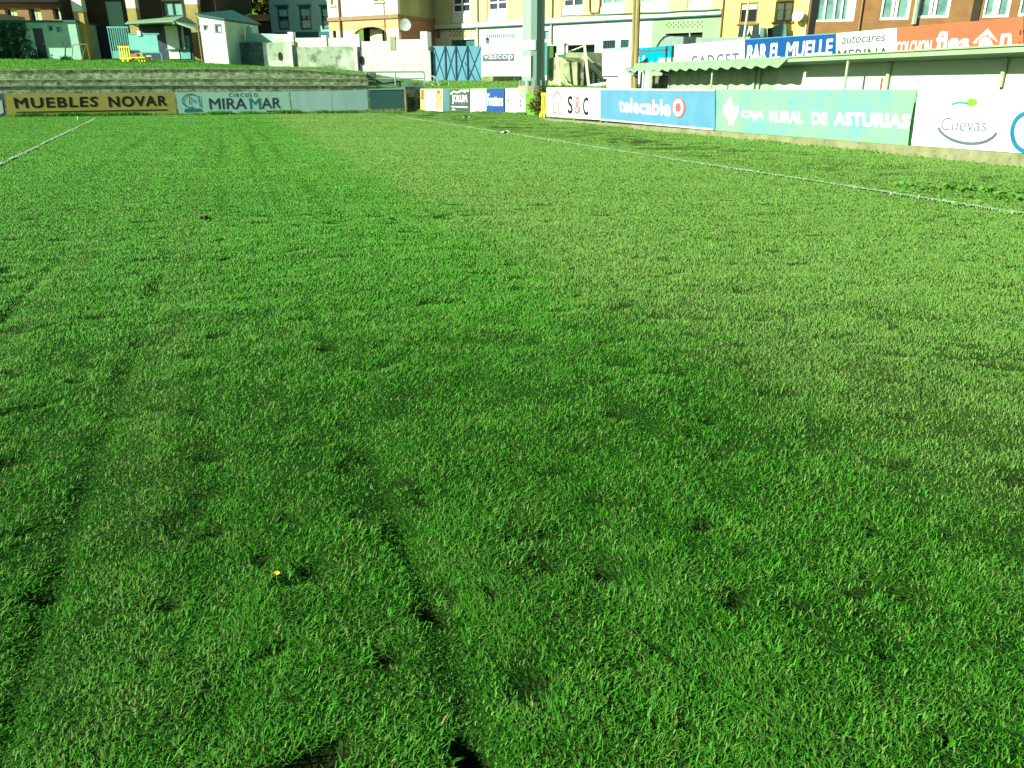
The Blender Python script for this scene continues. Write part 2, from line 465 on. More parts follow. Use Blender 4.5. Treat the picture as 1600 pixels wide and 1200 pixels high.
# ---------------------------------------------------------------- turf: ground sheet, blades, lines
TL_A = Vector(ground(1600, 335)); TL_B = Vector(ground(640, 184.5))
TD = (TL_B - TL_A).normalized()                # along the touchline, away from the camera
TN = Vector((TD.y, -TD.x))                     # across it, away from the pitch
if TN.x < 0: TN = -TN
CORNER = Vector(ground(622, 182.3))
GL_B = Vector(ground(150, 185))
SL_A = Vector(ground(0, 258))
rs = np.random.RandomState(7)
_perm = rs.rand(256, 256)
def vnoise(x, y, sc, off=0):
    x = np.asarray(x) * sc + off * 17.3; y = np.asarray(y) * sc + off * 31.7
    xi = np.floor(x).astype(int); yi = np.floor(y).astype(int)
    fx = x - xi; fy = y - yi
    fx = fx * fx * (3 - 2 * fx); fy = fy * fy * (3 - 2 * fy)
    g = lambda a, b: _perm[a & 255, b & 255]
    return (g(xi, yi) * (1 - fx) + g(xi + 1, yi) * fx) * (1 - fy) + (g(xi, yi + 1) * (1 - fx) + g(xi + 1, yi + 1) * fx) * fy

def seg_dist(x, y, a, b):
    d = b - a; L2 = d.length_squared
    t = np.clip(((x - a.x) * d.x + (y - a.y) * d.y) / L2, 0, 1)
    return np.hypot(x - (a.x + t * d.x), y - (a.y + t * d.y)), t

# turf hollows and scuffs, the first two standing in for foreground shadows: (pixel, length m, width m, direction, depth)
HOLLOWS_SHADOWS = []
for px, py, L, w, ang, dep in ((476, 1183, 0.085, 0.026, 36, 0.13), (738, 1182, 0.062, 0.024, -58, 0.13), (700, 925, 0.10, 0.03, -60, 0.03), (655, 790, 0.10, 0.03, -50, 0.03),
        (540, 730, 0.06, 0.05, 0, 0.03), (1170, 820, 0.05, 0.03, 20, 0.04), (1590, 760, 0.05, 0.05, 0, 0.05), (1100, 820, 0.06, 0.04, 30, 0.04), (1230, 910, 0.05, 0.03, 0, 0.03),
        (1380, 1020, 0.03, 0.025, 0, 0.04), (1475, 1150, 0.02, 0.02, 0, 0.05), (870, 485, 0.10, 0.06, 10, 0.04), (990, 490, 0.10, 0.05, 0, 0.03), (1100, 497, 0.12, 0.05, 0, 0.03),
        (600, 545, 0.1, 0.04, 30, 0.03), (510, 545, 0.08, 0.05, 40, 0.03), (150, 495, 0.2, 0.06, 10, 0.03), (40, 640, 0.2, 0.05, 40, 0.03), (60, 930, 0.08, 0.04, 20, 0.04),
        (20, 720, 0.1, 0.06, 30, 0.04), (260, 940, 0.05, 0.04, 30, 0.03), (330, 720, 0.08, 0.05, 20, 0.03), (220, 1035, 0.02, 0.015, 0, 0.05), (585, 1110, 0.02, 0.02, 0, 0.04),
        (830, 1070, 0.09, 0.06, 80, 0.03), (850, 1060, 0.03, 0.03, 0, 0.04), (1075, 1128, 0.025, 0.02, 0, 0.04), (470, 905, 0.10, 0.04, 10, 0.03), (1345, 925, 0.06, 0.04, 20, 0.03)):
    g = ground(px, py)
    q_ = 1.0 if py > 1175 and 440 < px < 760 else 0.7  # the two grooves standing in for shadows keep their full size
    HOLLOWS_SHADOWS.append((g[0], g[1], L * q_, w * q_, math.radians(ang), dep * q_))
for i in range(230):
    d = 1.5 + 8 * rs.rand() ** 1.3
    HOLLOWS_SHADOWS.append((d * (rs.rand() - 0.5) * 1.5, d, (0.02 + 0.05 * rs.rand()) * (1 + d / 8), (0.010 + 0.02 * rs.rand()) * (1 + d / 8), rs.normal(0, .5), 0.012 + 0.02 * rs.rand()))

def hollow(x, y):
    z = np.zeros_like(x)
    for hx, hy, L, w, a, dep in HOLLOWS_SHADOWS:
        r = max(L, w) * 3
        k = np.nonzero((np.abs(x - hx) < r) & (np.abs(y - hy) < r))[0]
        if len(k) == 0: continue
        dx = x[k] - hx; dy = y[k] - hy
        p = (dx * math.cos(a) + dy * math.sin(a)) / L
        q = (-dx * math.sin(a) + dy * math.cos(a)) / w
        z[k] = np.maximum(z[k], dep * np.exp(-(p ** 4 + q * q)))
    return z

def across(x, y):
    return (x - TL_A.x) * TN.x + (y - TL_A.y) * TN.y

# wheel tracks run along the pitch: (distance across, half width, depth)
TRACKS = [(0.36, 0.045, 0.016), (1.46, 0.04, 0.010), (-0.62, 0.04, 0.012), (-1.45, 0.04, 0.012), (-2.35, 0.05, 0.012), (2.62, 0.05, 0.008)]
PRESSED = [(0.50, 0.07), (-0.45, 0.10), (-1.25, 0.10), (-0.15, 0.06), (-2.15, 0.1), (1.0, 0.08)]
def track_u(x, y):
    return x * TN.x + y * TN.y + (vnoise(x, y, 0.35, 21) - .5) * 0.10
def track_depth(x, y):
    u = track_u(x, y); z = np.zeros_like(u)
    brk = np.clip((vnoise(x, y, 0.8, 22) - .25) * 2.2, 0, 1)
    for c, w, d in TRACKS:
        z = np.maximum(z, d * np.exp(-((u - c) / w) ** 2) * brk)
    return z * np.clip(1.35 - np.hypot(x, y) / 13, 0, 1)
def pressed(x, y):
    u = track_u(x, y); z = np.zeros_like(u)
    for c, w in PRESSED:
        z = np.maximum(z, np.exp(-((u - c) / w) ** 2))
    return z * np.clip((vnoise(x, y, 0.5, 23) - .15) * 2, 0, 1)

def turf_z(x, y):
    x = np.asarray(x, float); y = np.asarray(y, float)
    d = np.hypot(x, y)
    fade = np.clip(1.15 - d / 11, 0.12, 1)
    z = ((vnoise(x, y, 2.2) - .5) * 0.030 + (vnoise(x, y, 6.5, 1) - .5) * 0.022 + (vnoise(x, y, 0.5, 2) - .5) * 0.05) * fade
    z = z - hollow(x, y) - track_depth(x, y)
    ac = across(x, y)
    z = z + 0.03 * np.clip((ac - 0.5) / 2.0, 0, 1) ** 1.5 + np.where((ac > 0.4) & (y < 60), ((vnoise(x, y, 1.3, 5) - .5) * 0.04 + (vnoise(x, y, 4.1, 15) - .5) * 0.022) * np.clip((ac - .4) / .8, 0, 1) * np.clip((4.0 - ac) / 1.0, 0, 1), 0)
    return z

def grass_material(name, blades):
    m = bpy.data.materials.new(name); m.use_nodes = True
    t = m.node_tree
    b = t.nodes['Principled BSDF']
    b.inputs['Roughness'].default_value = 0.6 if blades else 0.9
    b.inputs['Specular IOR Level'].default_value = 0.22 if blades else 0.1
    N = t.nodes.new
    geo = N('ShaderNodeNewGeometry')
    pos = geo.outputs['Position']
    def val(x):
        return x
    def math_(op, a, c=None):
        n = N('ShaderNodeMath'); n.operation = op
        for k, s_ in enumerate((a, c)):
            if s_ is None: continue
            if isinstance(s_, (int, float)): n.inputs[k].default_value = s_
            else: t.links.new(s_, n.inputs[k])
        return n.outputs[0]
    def rng(x, a, c, lo=0.0, hi=1.0, smooth=False):
        r = N('ShaderNodeMapRange')
        if smooth: r.interpolation_type = 'SMOOTHSTEP'
        r.inputs['From Min'].default_value = a; r.inputs['From Max'].default_value = c
        r.inputs['To Min'].default_value = lo; r.inputs['To Max'].default_value = hi
        t.links.new(x, r.inputs['Value'])
        return r.outputs[0]
    def noise(sc, det=4.0, v=pos):
        n = N('ShaderNodeTexNoise'); n.inputs['Scale'].default_value = sc; n.inputs['Detail'].default_value = det
        t.links.new(v, n.inputs['Vector'])
        return n.outputs['Fac']
    def mix(f, a, c):
        x = N('ShaderNodeMix'); x.data_type = 'RGBA'
        t.links.new(f, x.inputs['Factor'])
        for sock, v_ in ((x.inputs[6], a), (x.inputs[7], c)):
            if isinstance(v_, tuple): sock.default_value = (*v_, 1)
            else: t.links.new(v_, sock)
        return x.outputs[2]
    dot = N('ShaderNodeVectorMath'); dot.operation = 'DOT_PRODUCT'
    t.links.new(pos, dot.inputs[0]); dot.inputs[1].default_value = (TN.x, TN.y, 0)
    wob = math_('MULTIPLY', math_('SUBTRACT', noise(0.6, 3), 0.5), 1.1)
    u = math_('ADD', dot.outputs['Value'], wob)
    stripe = rng(u, 1.6, 2.7, 0.0, 1.0, True)            # mown the other way from here on: paler
    track = math_('ADD', rng(math_('ABSOLUTE', math_('ADD', dot.outputs['Value'], 0.45)), 0.05, 0.2, 0.5, 0.0), rng(math_('ABSOLUTE', math_('ADD', dot.outputs['Value'], 1.25)), 0.05, 0.2, 0.5, 0.0))
    patch = rng(noise(0.9, 5), 0.42, 0.66)
    tone = math_('ADD', math_('MULTIPLY', stripe, 0.76), math_('MULTIPLY', patch, 0.14))
    tone = math_('ADD', tone, math_('MULTIPLY', track, 0.5))
    apron = rng(dot.outputs['Value'], TL_A.dot(TN) + 0.3, TL_A.dot(TN) + 1.2, 0.0, 0.08)
    tone = math_('ADD', tone, apron)
    tone = math_('ADD', tone, rng(noise(7.0, 4), 0.35, 0.65, -0.22, 0.22))
    if blades:
        isl = geo.outputs['Random Per Island']
        tone = math_('ADD', tone, math_('MULTIPLY', math_('SUBTRACT', isl, 0.5), 0.95))
        c = mix(rng(tone, 0.0, 1.0), (0.080, 0.272, 0.017), (0.215, 0.352, 0.084))
        dry = rng(math_('FRACT', math_('MULTIPLY', isl, 57.3)), 0.93, 1.0)
        c = mix(dry, c, (0.34, 0.31, 0.12))
    else:
        fine = rng(noise(130.0, 8), 0.40, 0.60)
        c = mix(rng(tone, 0.0, 1.0), (0.034, 0.120, 0.007), (0.095, 0.165, 0.028))
        c = mix(fine, c, mix(rng(tone, 0.0, 1.0), (0.009, 0.032, 0.003), (0.024, 0.044, 0.008)))
        bp = N('ShaderNodeBump'); bp.inputs['Strength'].default_value = 0.9; bp.inputs['Distance'].default_value = 0.04
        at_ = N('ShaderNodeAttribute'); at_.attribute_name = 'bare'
        c = mix(at_.outputs['Fac'], c, (0.010, 0.008, 0.004))  # dark soil in the hollows, painted shade in the two front grooves
        t.links.new(noise(90.0, 8), bp.inputs['Height'])
        t.links.new(bp.outputs[0], b.inputs['Normal'])
    t.links.new(c, b.inputs['Base Color'])
    if blades:
        tr = N('ShaderNodeBsdfTranslucent')
        t.links.new(c, tr.inputs['Color'])
        ms = N('ShaderNodeMixShader'); ms.inputs[0].default_value = 0.22
        t.links.new(b.outputs[0], ms.inputs[1]); t.links.new(tr.outputs[0], ms.inputs[2])
        t.links.new(ms.outputs[0], t.nodes['Material Output'].inputs['Surface'])
    return m

M['grass'] = grass_material('grass blades', True)
M['turf'] = grass_material('turf soil', False)
M['line'] = mat('worn white line paint', (0.5, 0.61, 0.43), 0.8, (0.27, 0.42, 0.14), 3.5, 0.42, 0.64)

def mesh_np(name, verts, faces_flat, loop_tot, mat_, parent=None):
    me = bpy.data.meshes.new(name)
    me.vertices.add(len(verts))
    me.vertices.foreach_set('co', np.ascontiguousarray(verts, dtype=np.float32).ravel())
    me.loops.add(len(faces_flat))
    me.loops.foreach_set('vertex_index', faces_flat.astype(np.int32))
    me.polygons.add(len(loop_tot))
    st = np.concatenate([[0], np.cumsum(loop_tot)[:-1]]).astype(np.int32)
    me.polygons.foreach_set('loop_start', st)
    me.update(calc_edges=True)
    me.materials.append(mat_)
    o = bpy.data.objects.new(name, me)
    COL.objects.link(o)
    WL[o.name] = Vector((0, 0, 0))
    return o

def ground_sheet():
    def graded(fine, step, out, k=1.18):
        a = list(np.arange(0, fine, step)); s_ = step
        while a[-1] < out:
            s_ *= k; a.append(a[-1] + s_)
        return np.array(a)
    g = graded(4.0, 0.03, 900, 1.15)
    xs = np.concatenate([-g[:0:-1], g])
    yp = graded(7.0, 0.03, 900, 1.1) + 0.9
    yn = 0.9 - graded(0.2, 0.1, 300, 1.4)[1:][::-1]
    ys = np.concatenate([yn, yp])
    X, Y = np.meshgrid(xs, ys)
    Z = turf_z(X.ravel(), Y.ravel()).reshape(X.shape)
    Z = np.where((np.hypot(X, Y) > 80), 0.0, Z)
    nx, ny = len(xs), len(ys)
    V = np.stack([X.ravel(), Y.ravel(), Z.ravel()], 1)
    i = np.arange((nx - 1) * (ny - 1)); r = i // (nx - 1); c = i % (nx - 1)
    a = r * nx + c
    Fq = np.stack([a, a + 1, a + nx + 1, a + nx], 1).ravel()
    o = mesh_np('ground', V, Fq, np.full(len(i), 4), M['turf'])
    o.data.polygons.foreach_set('use_smooth', [True] * len(o.data.polygons))
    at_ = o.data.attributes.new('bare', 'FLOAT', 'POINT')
    at_.data.foreach_set('value', np.clip(hollow(X.ravel(), Y.ravel()) / 0.045, 0, 1).astype(np.float32))  # mask for soil in hollows and for the painted front shadows
    tag(o, kind='structure')
ground_sheet()

def blades(x, y, z, L, w, lean0, lean1, az, curl=0.0):
    """five-point curved blades"""
    n = len(x)
    ex = np.cos(az + curl); ey = np.sin(az + curl)
    dx = np.cos(az); dy = np.sin(az)
    sx = -dy; sy = dx
    a = L * 0.5
    mx = x + dx * a * np.sin(lean0); my = y + dy * a * np.sin(lean0); mz = z + a * np.cos(lean0)
    tx = mx + ex * a * np.sin(lean1); ty = my + ey * a * np.sin(lean1); tz = mz + a * np.cos(lean1)
    V = np.empty((n, 5, 3), np.float32)
    V[:, 0, 0] = x - sx * w * .5; V[:, 0, 1] = y - sy * w * .5; V[:, 0, 2] = z - 0.004
    V[:, 1, 0] = x + sx * w * .5; V[:, 1, 1] = y + sy * w * .5; V[:, 1, 2] = z - 0.004
    V[:, 2, 0] = mx + sx * w * .42; V[:, 2, 1] = my + sy * w * .42; V[:, 2, 2] = mz
    V[:, 3, 0] = mx - sx * w * .42; V[:, 3, 1] = my - sy * w * .42; V[:, 3, 2] = mz
    V[:, 4, 0] = tx; V[:, 4, 1] = ty; V[:, 4, 2] = tz
    b = np.arange(n)[:, None] * 5
    fl = np.concatenate([b + 0, b + 1, b + 2, b + 3, b + 3, b + 2, b + 4], 1)
    lt = np.tile([4, 3], n)
    return V.reshape(-1, 3), fl, lt

def scatter(d0, d1, dens):
    """uniform points in the wedge the camera can see, with a margin on both sides, d0..d1 metres away"""
    def half(d): return d * 0.70 + 0.75
    n = int(dens * (half(d0) + half(d1)) * (d1 - d0))
    d = d0 + (d1 - d0) * rs.rand(n)
    hh = half(d); keep = rs.rand(n) < hh / half(d1)
    # rejection keeps the density even across the ring
    n2 = int(dens * 2 * half(d1) * (d1 - d0))
    d = d0 + (d1 - d0) * rs.rand(n2)
    x = (rs.rand(n2) * 2 - 1) * half(d1)
    k = np.abs(x) < half(d)
    return x[k], d[k]

BOARD_FRONT = []   # filled below: (a, b) ground segments of boards and kerbs, grass stays in front of them
def turf_blades():
    Vs = []; Fs = []; Ts = []; base = 0
    rings = [(0.85, 1.6, 33000)]
    d = 1.6
    while d < 52:
        e = d * 1.18
        rings.append((d, e, (33000 + 8000 * min(1, max(0, (d - 2) / 4))) * (1.5 / d) ** 1.45 + 80))
        d = e
    for d0, d1, dens in rings:
        x, y = scatter(d0, d1, dens)
        n = len(x)
        dist = np.hypot(x, y)
        # clumping: thin the turf where the low noise is weak
        cl = vnoise(x, y, 9, 3) * .6 + vnoise(x, y, 3.1, 4) * .4
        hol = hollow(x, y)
        far_density = np.clip((dist - 3.0) / 5, 0, 1)          # blades kept denser with distance, so the far turf reads brighter
        keep = rs.rand(n) < np.clip(0.12 + 1.5 * cl + .9 * far_density, 0, 1) * np.clip(1 - hol / 0.022, 0.0, 1)
        far_ok = np.ones(n, bool)
        ac = across(x, y)
        for a, b in BOARD_FRONT:
            # which side of the segment: drop what lies behind the boards
            dd = b - a
            side = (x - a.x) * dd.y - (y - a.y) * dd.x       # > 0 : right of a->b
            t_ = ((x - a.x) * dd.x + (y - a.y) * dd.y) / dd.length_squared
            far_ok &= ~((side < 0.04 * dd.length) & (t_ > -0.02) & (t_ < 1.02))
        for a, b in LINES:
            q, _ = seg_dist(x, y, a, b)
            far_ok &= q > 0.07
        keep &= far_ok
        x, y, cl, ac, dist = x[keep], y[keep], cl[keep], ac[keep], dist[keep]
        n = len(x)
        z = turf_z(x, y)
        td = track_depth(x, y); pr = pressed(x, y)
        big = np.clip(dist / 4.0, 1, 4.5)
        L = (0.011 + 0.021 * rs.rand(n) ** 1.5 + 0.019 * cl ** 1.5) * np.clip(1.25 - dist * .1, 0.95, 1.15) * np.clip(1.12 - dist / 25, 0.72, 1.0)
        L = np.where(ac > 0.5, L * (0.95 + 0.4 * vnoise(x, y, 1.7, 6)), L)
        w = (0.0016 + 0.0027 * rs.rand(n) ** 2) * big
        lie = np.clip((dist - 1.5) / 5, 0, 1)
        l0 = np.radians(rs.normal(60, 1, n) + rs.normal(0, 20, n) * (1 - .4 * lie) - 30 * lie); l1 = np.radians(rs.normal(96, 1, n) + rs.normal(0, 20, n) * (1 - .3 * lie) - 40 * lie)
        az_free = ac > 0.45
        L = L * (1 - 0.45 * np.clip(td / 0.012, 0, 1)) * (1 - .2 * pr); l0 = l0 + .15 * pr
        sw = vnoise(x, y, 1.1, 8) * 6.28 * 1.6
        az = np.where(rs.rand(n) < 0.25, sw + rs.normal(0, .8, n), rs.rand(n) * 6.283)
        # the mower laid the turf over: up the pitch beyond the stripe edge, across it before
        lay = np.where(across(x, y) + TL_A.dot(TN) > 2.0, 1.45, 0.95)
        lay = np.where(rs.rand(n) < np.clip((4.6 - dist) / 3.2, 0, .72), -2.1, lay)  # near blades lean towards the camera to darken the foreground
        az = np.where(rs.rand(n) < np.clip((dist - 1.5) / 5, 0.35, .80), lay + rs.normal(0, .45, n), az)
        az = np.where(az_free & (rs.rand(n) < .6), rs.rand(n) * 6.283, az)
        az = np.where(rs.rand(n) < .6 * pr, math.atan2(TD.y, TD.x) + rs.normal(0, .3, n), az)
        V, fl, lt = blades(x, y, z, L, w, np.clip(l0, -1.0, 1.4), np.clip(l1, -.3, 2.1), az, rs.normal(0, .9, n))
        Vs.append(V); Fs.append((fl + base).ravel()); Ts.append(lt); base += len(V)
    # rough tufts along the feet of the boards
    for a, b, per, hi, spread in TUFTS:
        n = int((b - a).length * per)
        t_ = rs.rand(n)
        cl = vnoise(t_ * (b - a).length, t_ * 0, 1.6, 9)
        k = rs.rand(n) < np.clip(cl * 1.6 - .25, 0.03, 1)
        t_ = t_[k]; cl = cl[k]; n = len(t_)
        nn = Vector((b - a).normalized()); nn = Vector((nn.y, -nn.x))
        o_ = np.abs(rs.normal(0.05, spread, n))
        x = a.x + (b.x - a.x) * t_ + nn.x * o_; y = a.y + (b.y - a.y) * t_ + nn.y * o_
        z = turf_z(x, y)
        L = hi * (0.35 + rs.rand(n) * .9) * (0.4 + cl)
        V, fl, lt = blades(x, y, z, L, 0.012 + 0.012 * rs.rand(n), np.radians(rs.normal(12, 14, n)), np.radians(rs.normal(40, 22, n)), rs.rand(n) * 6.283)
        Vs.append(V); Fs.append((fl + base).ravel()); Ts.append(lt); base += len(V)
    o = mesh_np('grass', np.concatenate(Vs), np.concatenate(Fs), np.concatenate(Ts), M['grass'])
    tag(o, 'short worn green turf covering the football pitch', 'grass', kind='stuff')

LINES = [(TL_A - TD * 12, CORNER), (CORNER, GL_B), (GL_B, SL_A + (SL_A - GL_B) * 0.5)]
TUFTS = []
def pitch_lines():
    for a, b in LINES:
        d = (b - a); L = d.length; d = d / L; nn = Vector((-d.y, d.x))
        n = int(L / 0.12)
        s_ = np.linspace(0, L, n)
        wob = (vnoise(s_, s_ * 0, 0.7, 11) - .5) * 0.06 + (vnoise(s_, s_ * 0, 2.3, 14) - .5) * 0.03
        hw = (0.028 if (a - TL_A).length < 20 else 0.020) + (vnoise(s_, s_ * 0, 1.9, 12) - .5) * 0.024
        cx = a.x + d.x * s_ + nn.x * wob; cy = a.y + d.y * s_ + nn.y * wob
        lx, ly = cx + nn.x * hw, cy + nn.y * hw; rx, ry = cx - nn.x * hw, cy - nn.y * hw
        mb = MB()
        for i in range(n):
            mb.v.append((lx[i], ly[i], float(turf_z(np.array([lx[i]]), np.array([ly[i]]))[0]) + 0.020))
            mb.v.append((rx[i], ry[i], float(turf_z(np.array([rx[i]]), np.array([ry[i]]))[0]) + 0.020))
        mb.f = [(2 * i, 2 * i + 1, 2 * i + 3, 2 * i + 2) for i in range(n - 1)]
        # painted blades on the line
        k = int(L * 180)
        t_ = rs.rand(k) * L; o_ = rs.normal(0, 0.03, k)
        x = a.x + d.x * t_ + nn.x * o_; y = a.y + d.y * t_ + nn.y * o_
        z = turf_z(x, y)
        V, fl, lt = blades(x, y, z + .008, 0.02 + 0.025 * rs.rand(k), np.full(k, .008), np.radians(rs.normal(35, 15, k)), np.radians(rs.normal(65, 15, k)), rs.rand(k) * 6.28)
        bse = len(mb.v)
        mb.v += [tuple(map(float, p)) for p in V]
        for r in (fl + bse):
            mb.f.append(tuple(int(q) for q in r[:4])); mb.f.append(tuple(int(q) for q in r[4:]))
        tag(mb.build('pitch_line', M['line']), kind='structure')

# ---------------------------------------------------------------- advert boards
FE = facade(10, 39.5, 632, 47.0, 180, 170)          # behind the goal line
F2 = facade(657, 46.8, 822, 42.0, 172, 180)         # round the corner
_a = ground(855, 187.5, 0.06); _b = ground(1600, 258, 0.06)
FB = Face(_a, _b)                                   # along the touchline

def board(F, tl, tr, br, bl, label, m, posts=(), group='advertising boards round the pitch', th=0.04, name='advert_board', backs=True):
    u, z = F.uz((bl[0] + br[0]) / 2, (bl[1] + br[1]) / 2)
    t = thing(name, label, 'advert board', F.pt(u, z), group)
    MB().ppoly(F, [tl, tr, br, bl], -th, 0).build('panel', m, t)
    for px in posts:
        b = MB()
        yb = bl[1] + (br[1] - bl[1]) * (px - bl[0]) / max(1e-6, (br[0] - bl[0]))
        yt = tl[1] + (tr[1] - tl[1]) * (px - tl[0]) / max(1e-6, (tr[0] - tl[0]))
        uu, zz = F.uz(px, yb); _, zt = F.uz(px, yt)
        b.box(F, uu - .03, uu + .03, -0.05, zt - 0.02, -th - .06, -th - 0.003)
        b.build('post', M['galv'], t)
    return t

# the run behind the goal
b = board(FE, (-70, 148.5), (5, 147), (9, 182.5), (-66, 186), 'dark board with white marks cut off by the left picture edge', M['b_dark'], (-40,))
for q_ in ([(-6, 160), (3, 156), (6, 176), (-4, 181)], [(-30, 158), (-14, 158), (-12, 172), (-28, 174)]):
    MB().flat(FE, q_, .008).build('lettering', M['letter_white'], b)
b = board(FE, (8, 147), (271, 144.5), (276, 177), (11, 182.5), 'mustard yellow board reading MUEBLES NOVAR in black capitals', M['b_mustard'], (60, 140, 215))
letters(FE, 'MUEBLES', [(20.5, 152.5), (153, 150.5), (153, 167), (24.5, 170)], M['letter_black'], b, bold=0.05, space=1.15)
letters(FE, 'NOVAR', [(168, 150.5), (260, 149), (261.5, 165.5), (171, 168)], M['letter_black'], b, bold=0.05, space=1.15)
MB().stroke(FE, [(25, 175.5), (262, 171.5)], 0.05, .012).build('underline', M['letter_black'], b)
b = board(FE, (274, 144.5), (451, 143), (455, 176.5), (280, 179.5), 'pale mint banner reading MIRAMAR with a round CM monogram', M['b_mint'], (310, 365, 420))
letters(FE, 'MIRA', [(326, 153.5), (384.5, 153), (385.5, 170.5), (328, 171)], M['letter_grey'], b, bold=0.015)
letters(FE, 'M', [(389, 153), (407, 153), (408, 171), (391, 170.5)], M['letter_teal'], b, bold=0.015)
letters(FE, 'AR', [(408, 153), (438, 152.5), (439, 169), (409, 170)], M['letter_grey'], b, bold=0.015)
letters(FE, 'CIRCULO', [(357, 145.7), (402, 145.4), (402.5, 151.2), (357.5, 151.5)], M['letter_grey'], b, space=1.5, bold=0.01)
letters(FE, 'LUANCO', [(371, 173.2), (400, 172.8), (400, 175.3), (371, 175.8)], M['letter_grey'], b, space=1.4)
MB().stroke(FE, [(326, 175.2), (362, 174.6)], .05, .012).build('small_print', M['letter_grey'], b); MB().stroke(FE, [(416, 173.8), (449, 173.2)], .07, .012).build('small_print', M['letter_grey'], b)
mk = MB(); mk.stroke(FE, ell(298, 157.5, 12.5, 10.5, 40, 290), 0.06, .012); mk.stroke(FE, [(296.5, 163), (296.5, 151), (304, 160), (311, 150), (313, 167)], .07, .012)
mk.build('emblem', M['letter_teal'], b); MB().flat(FE, [(289, 170), (314, 169.5), (317, 174.5), (288, 175.5)], .008).build('emblem_base', M['letter_teal'], b)
b = board(FE, (453.5, 143), (573, 140.5), (575.5, 171.5), (457, 175.5), 'blank grey blue steel board between the mint banner and the dark board', M['b_grey'], (490, 535))
mk = MB()
for px in (517,):
    mk.stroke(FE, [(px, 143), (px + 1, 172.5)], .03, .006)
mk.build('seam', M['b_mint'], b)
b = board(FE, (576.5, 140.5), (630.5, 139.5), (632.5, 169), (579, 170.5), 'blank dark slate board at the corner end of the goal line row', M['b_dark'], (600,))
MB().stroke(FE, [(576, 139.6), (632, 138.6)], 0.06, .02).build('top_rail', M['b_grey'], b)
w = MB(); w.ppoly(FE.off(-0.15), [(633.5, 136), (660, 135), (660, 173), (635, 173)], -0.5, 0)
o = w.build('stone_wall', M['dirty_wall']); tag(o, 'stained dark stone wall stub between the slate board and the corner boards', 'wall')
w = MB(); u, z = FE.uz(634.5, 170); w.box(FE, u - .03, u + .05, -0.05, z + 1.0, 0.0, 0.06); o = w.build('wooden_post', M['wood_pole']); tag(o, 'thin weathered post beside the dark slate board', 'post')

# the run round the corner
G2 = 'advertising boards round the pitch'
b = board(F2, (657, 139), (692, 139), (692, 174.5), (657, 172), 'white board with a bronzed figure and sand orange edge at the corner', M['white_vinyl'], (665, 685))
MB().flat(F2, [(657.3, 139.5), (664, 139.5), (664.5, 172.5), (657.3, 171.5)], .008).build('edge_strip', M['b_tan'], b); mk = MB(); mk.flat(F2, [(683, 141), (690, 141), (690.5, 170), (680, 171), (684, 158), (680, 148)], .008); mk.build('picture', M['b_tan'], b)
MB().flat(F2, [(658, 139.7), (662.5, 139.7), (662.5, 156), (658, 155)], .012).build('edge_strip', M['brown_frame'], b); mk = MB(); mk.flat(F2, [(682, 141), (688, 141), (687, 146.5), (684, 147)], .012); mk.stroke(F2, [(681, 148), (684.5, 156), (680, 168)], .06, .012); mk.stroke(F2, [(690, 148), (687, 156), (690, 166)], .05, .012); mk.build('picture', M['brown_frame'], b)
b = board(F2, (692.5, 139), (702.5, 139.2), (702.5, 173.8), (692.5, 174.3), 'narrow charcoal board beside the bronzed figure board', M['b_dark'], ())
b = board(F2, (703, 139.3), (733.5, 139), (734.5, 175.5), (703, 174), 'charcoal board with white brush lettering beside a blank white board', M['b_black'], (718,))
letters(F2, 'JOLUM', [(706, 148), (729, 148), (731, 163.5), (706.5, 162.5)], M['letter_white'], b, bold=0.04)
for q_, w_ in (([(704, 147), (709, 143), (715, 144.5), (721, 141.5), (728, 143.5)], .1), ([(705, 166.5), (731, 167.5)], .06)):
    MB().stroke(F2, q_, w_, .012).build('brush_stroke', M['letter_white'], b)
for q_ in ([(705, 172), (709, 169), (713, 172.5)], [(722, 140.5), (733, 139.8), (733, 144), (727, 142)]):
    MB().flat(F2, q_, .012).build('brush_mark', M['letter_white'], b)
b = board(F2, (734.8, 139), (760, 138.6), (760, 176.5), (735, 175.3), 'blank white board between the charcoal and the bright blue boards', M['white_vinyl'], (747,))
b = board(F2, (760.5, 138.5), (788, 138), (787.5, 178.5), (760.5, 176.8), 'bright blue board reading Footters in white', M['b_blue'], (774,))
letters(F2, 'Footters', [(761.5, 146), (786, 148), (786, 166), (761.5, 165.5)], M['letter_white'], b, bold=0.035)
b = board(F2, (789.5, 138), (821, 137.5), (821, 180), (789.5, 178.3), 'white board with small olive lettering beside the bright blue board', M['white_vinyl'], (805,))
letters(F2, 'Te', [(791, 155), (801, 156.5), (801, 170.5), (794, 171)], M['letter_olive'], b, bold=0.0)
for q_, w_ in (([(812, 146), (818.5, 152.5)], .05), ([(813.5, 156), (814, 160)], .08), ([(813, 163), (813.5, 166.5)], .08)):
    MB().stroke(F2, q_, w_, .012).build('emblem', M['letter_grey'], b)

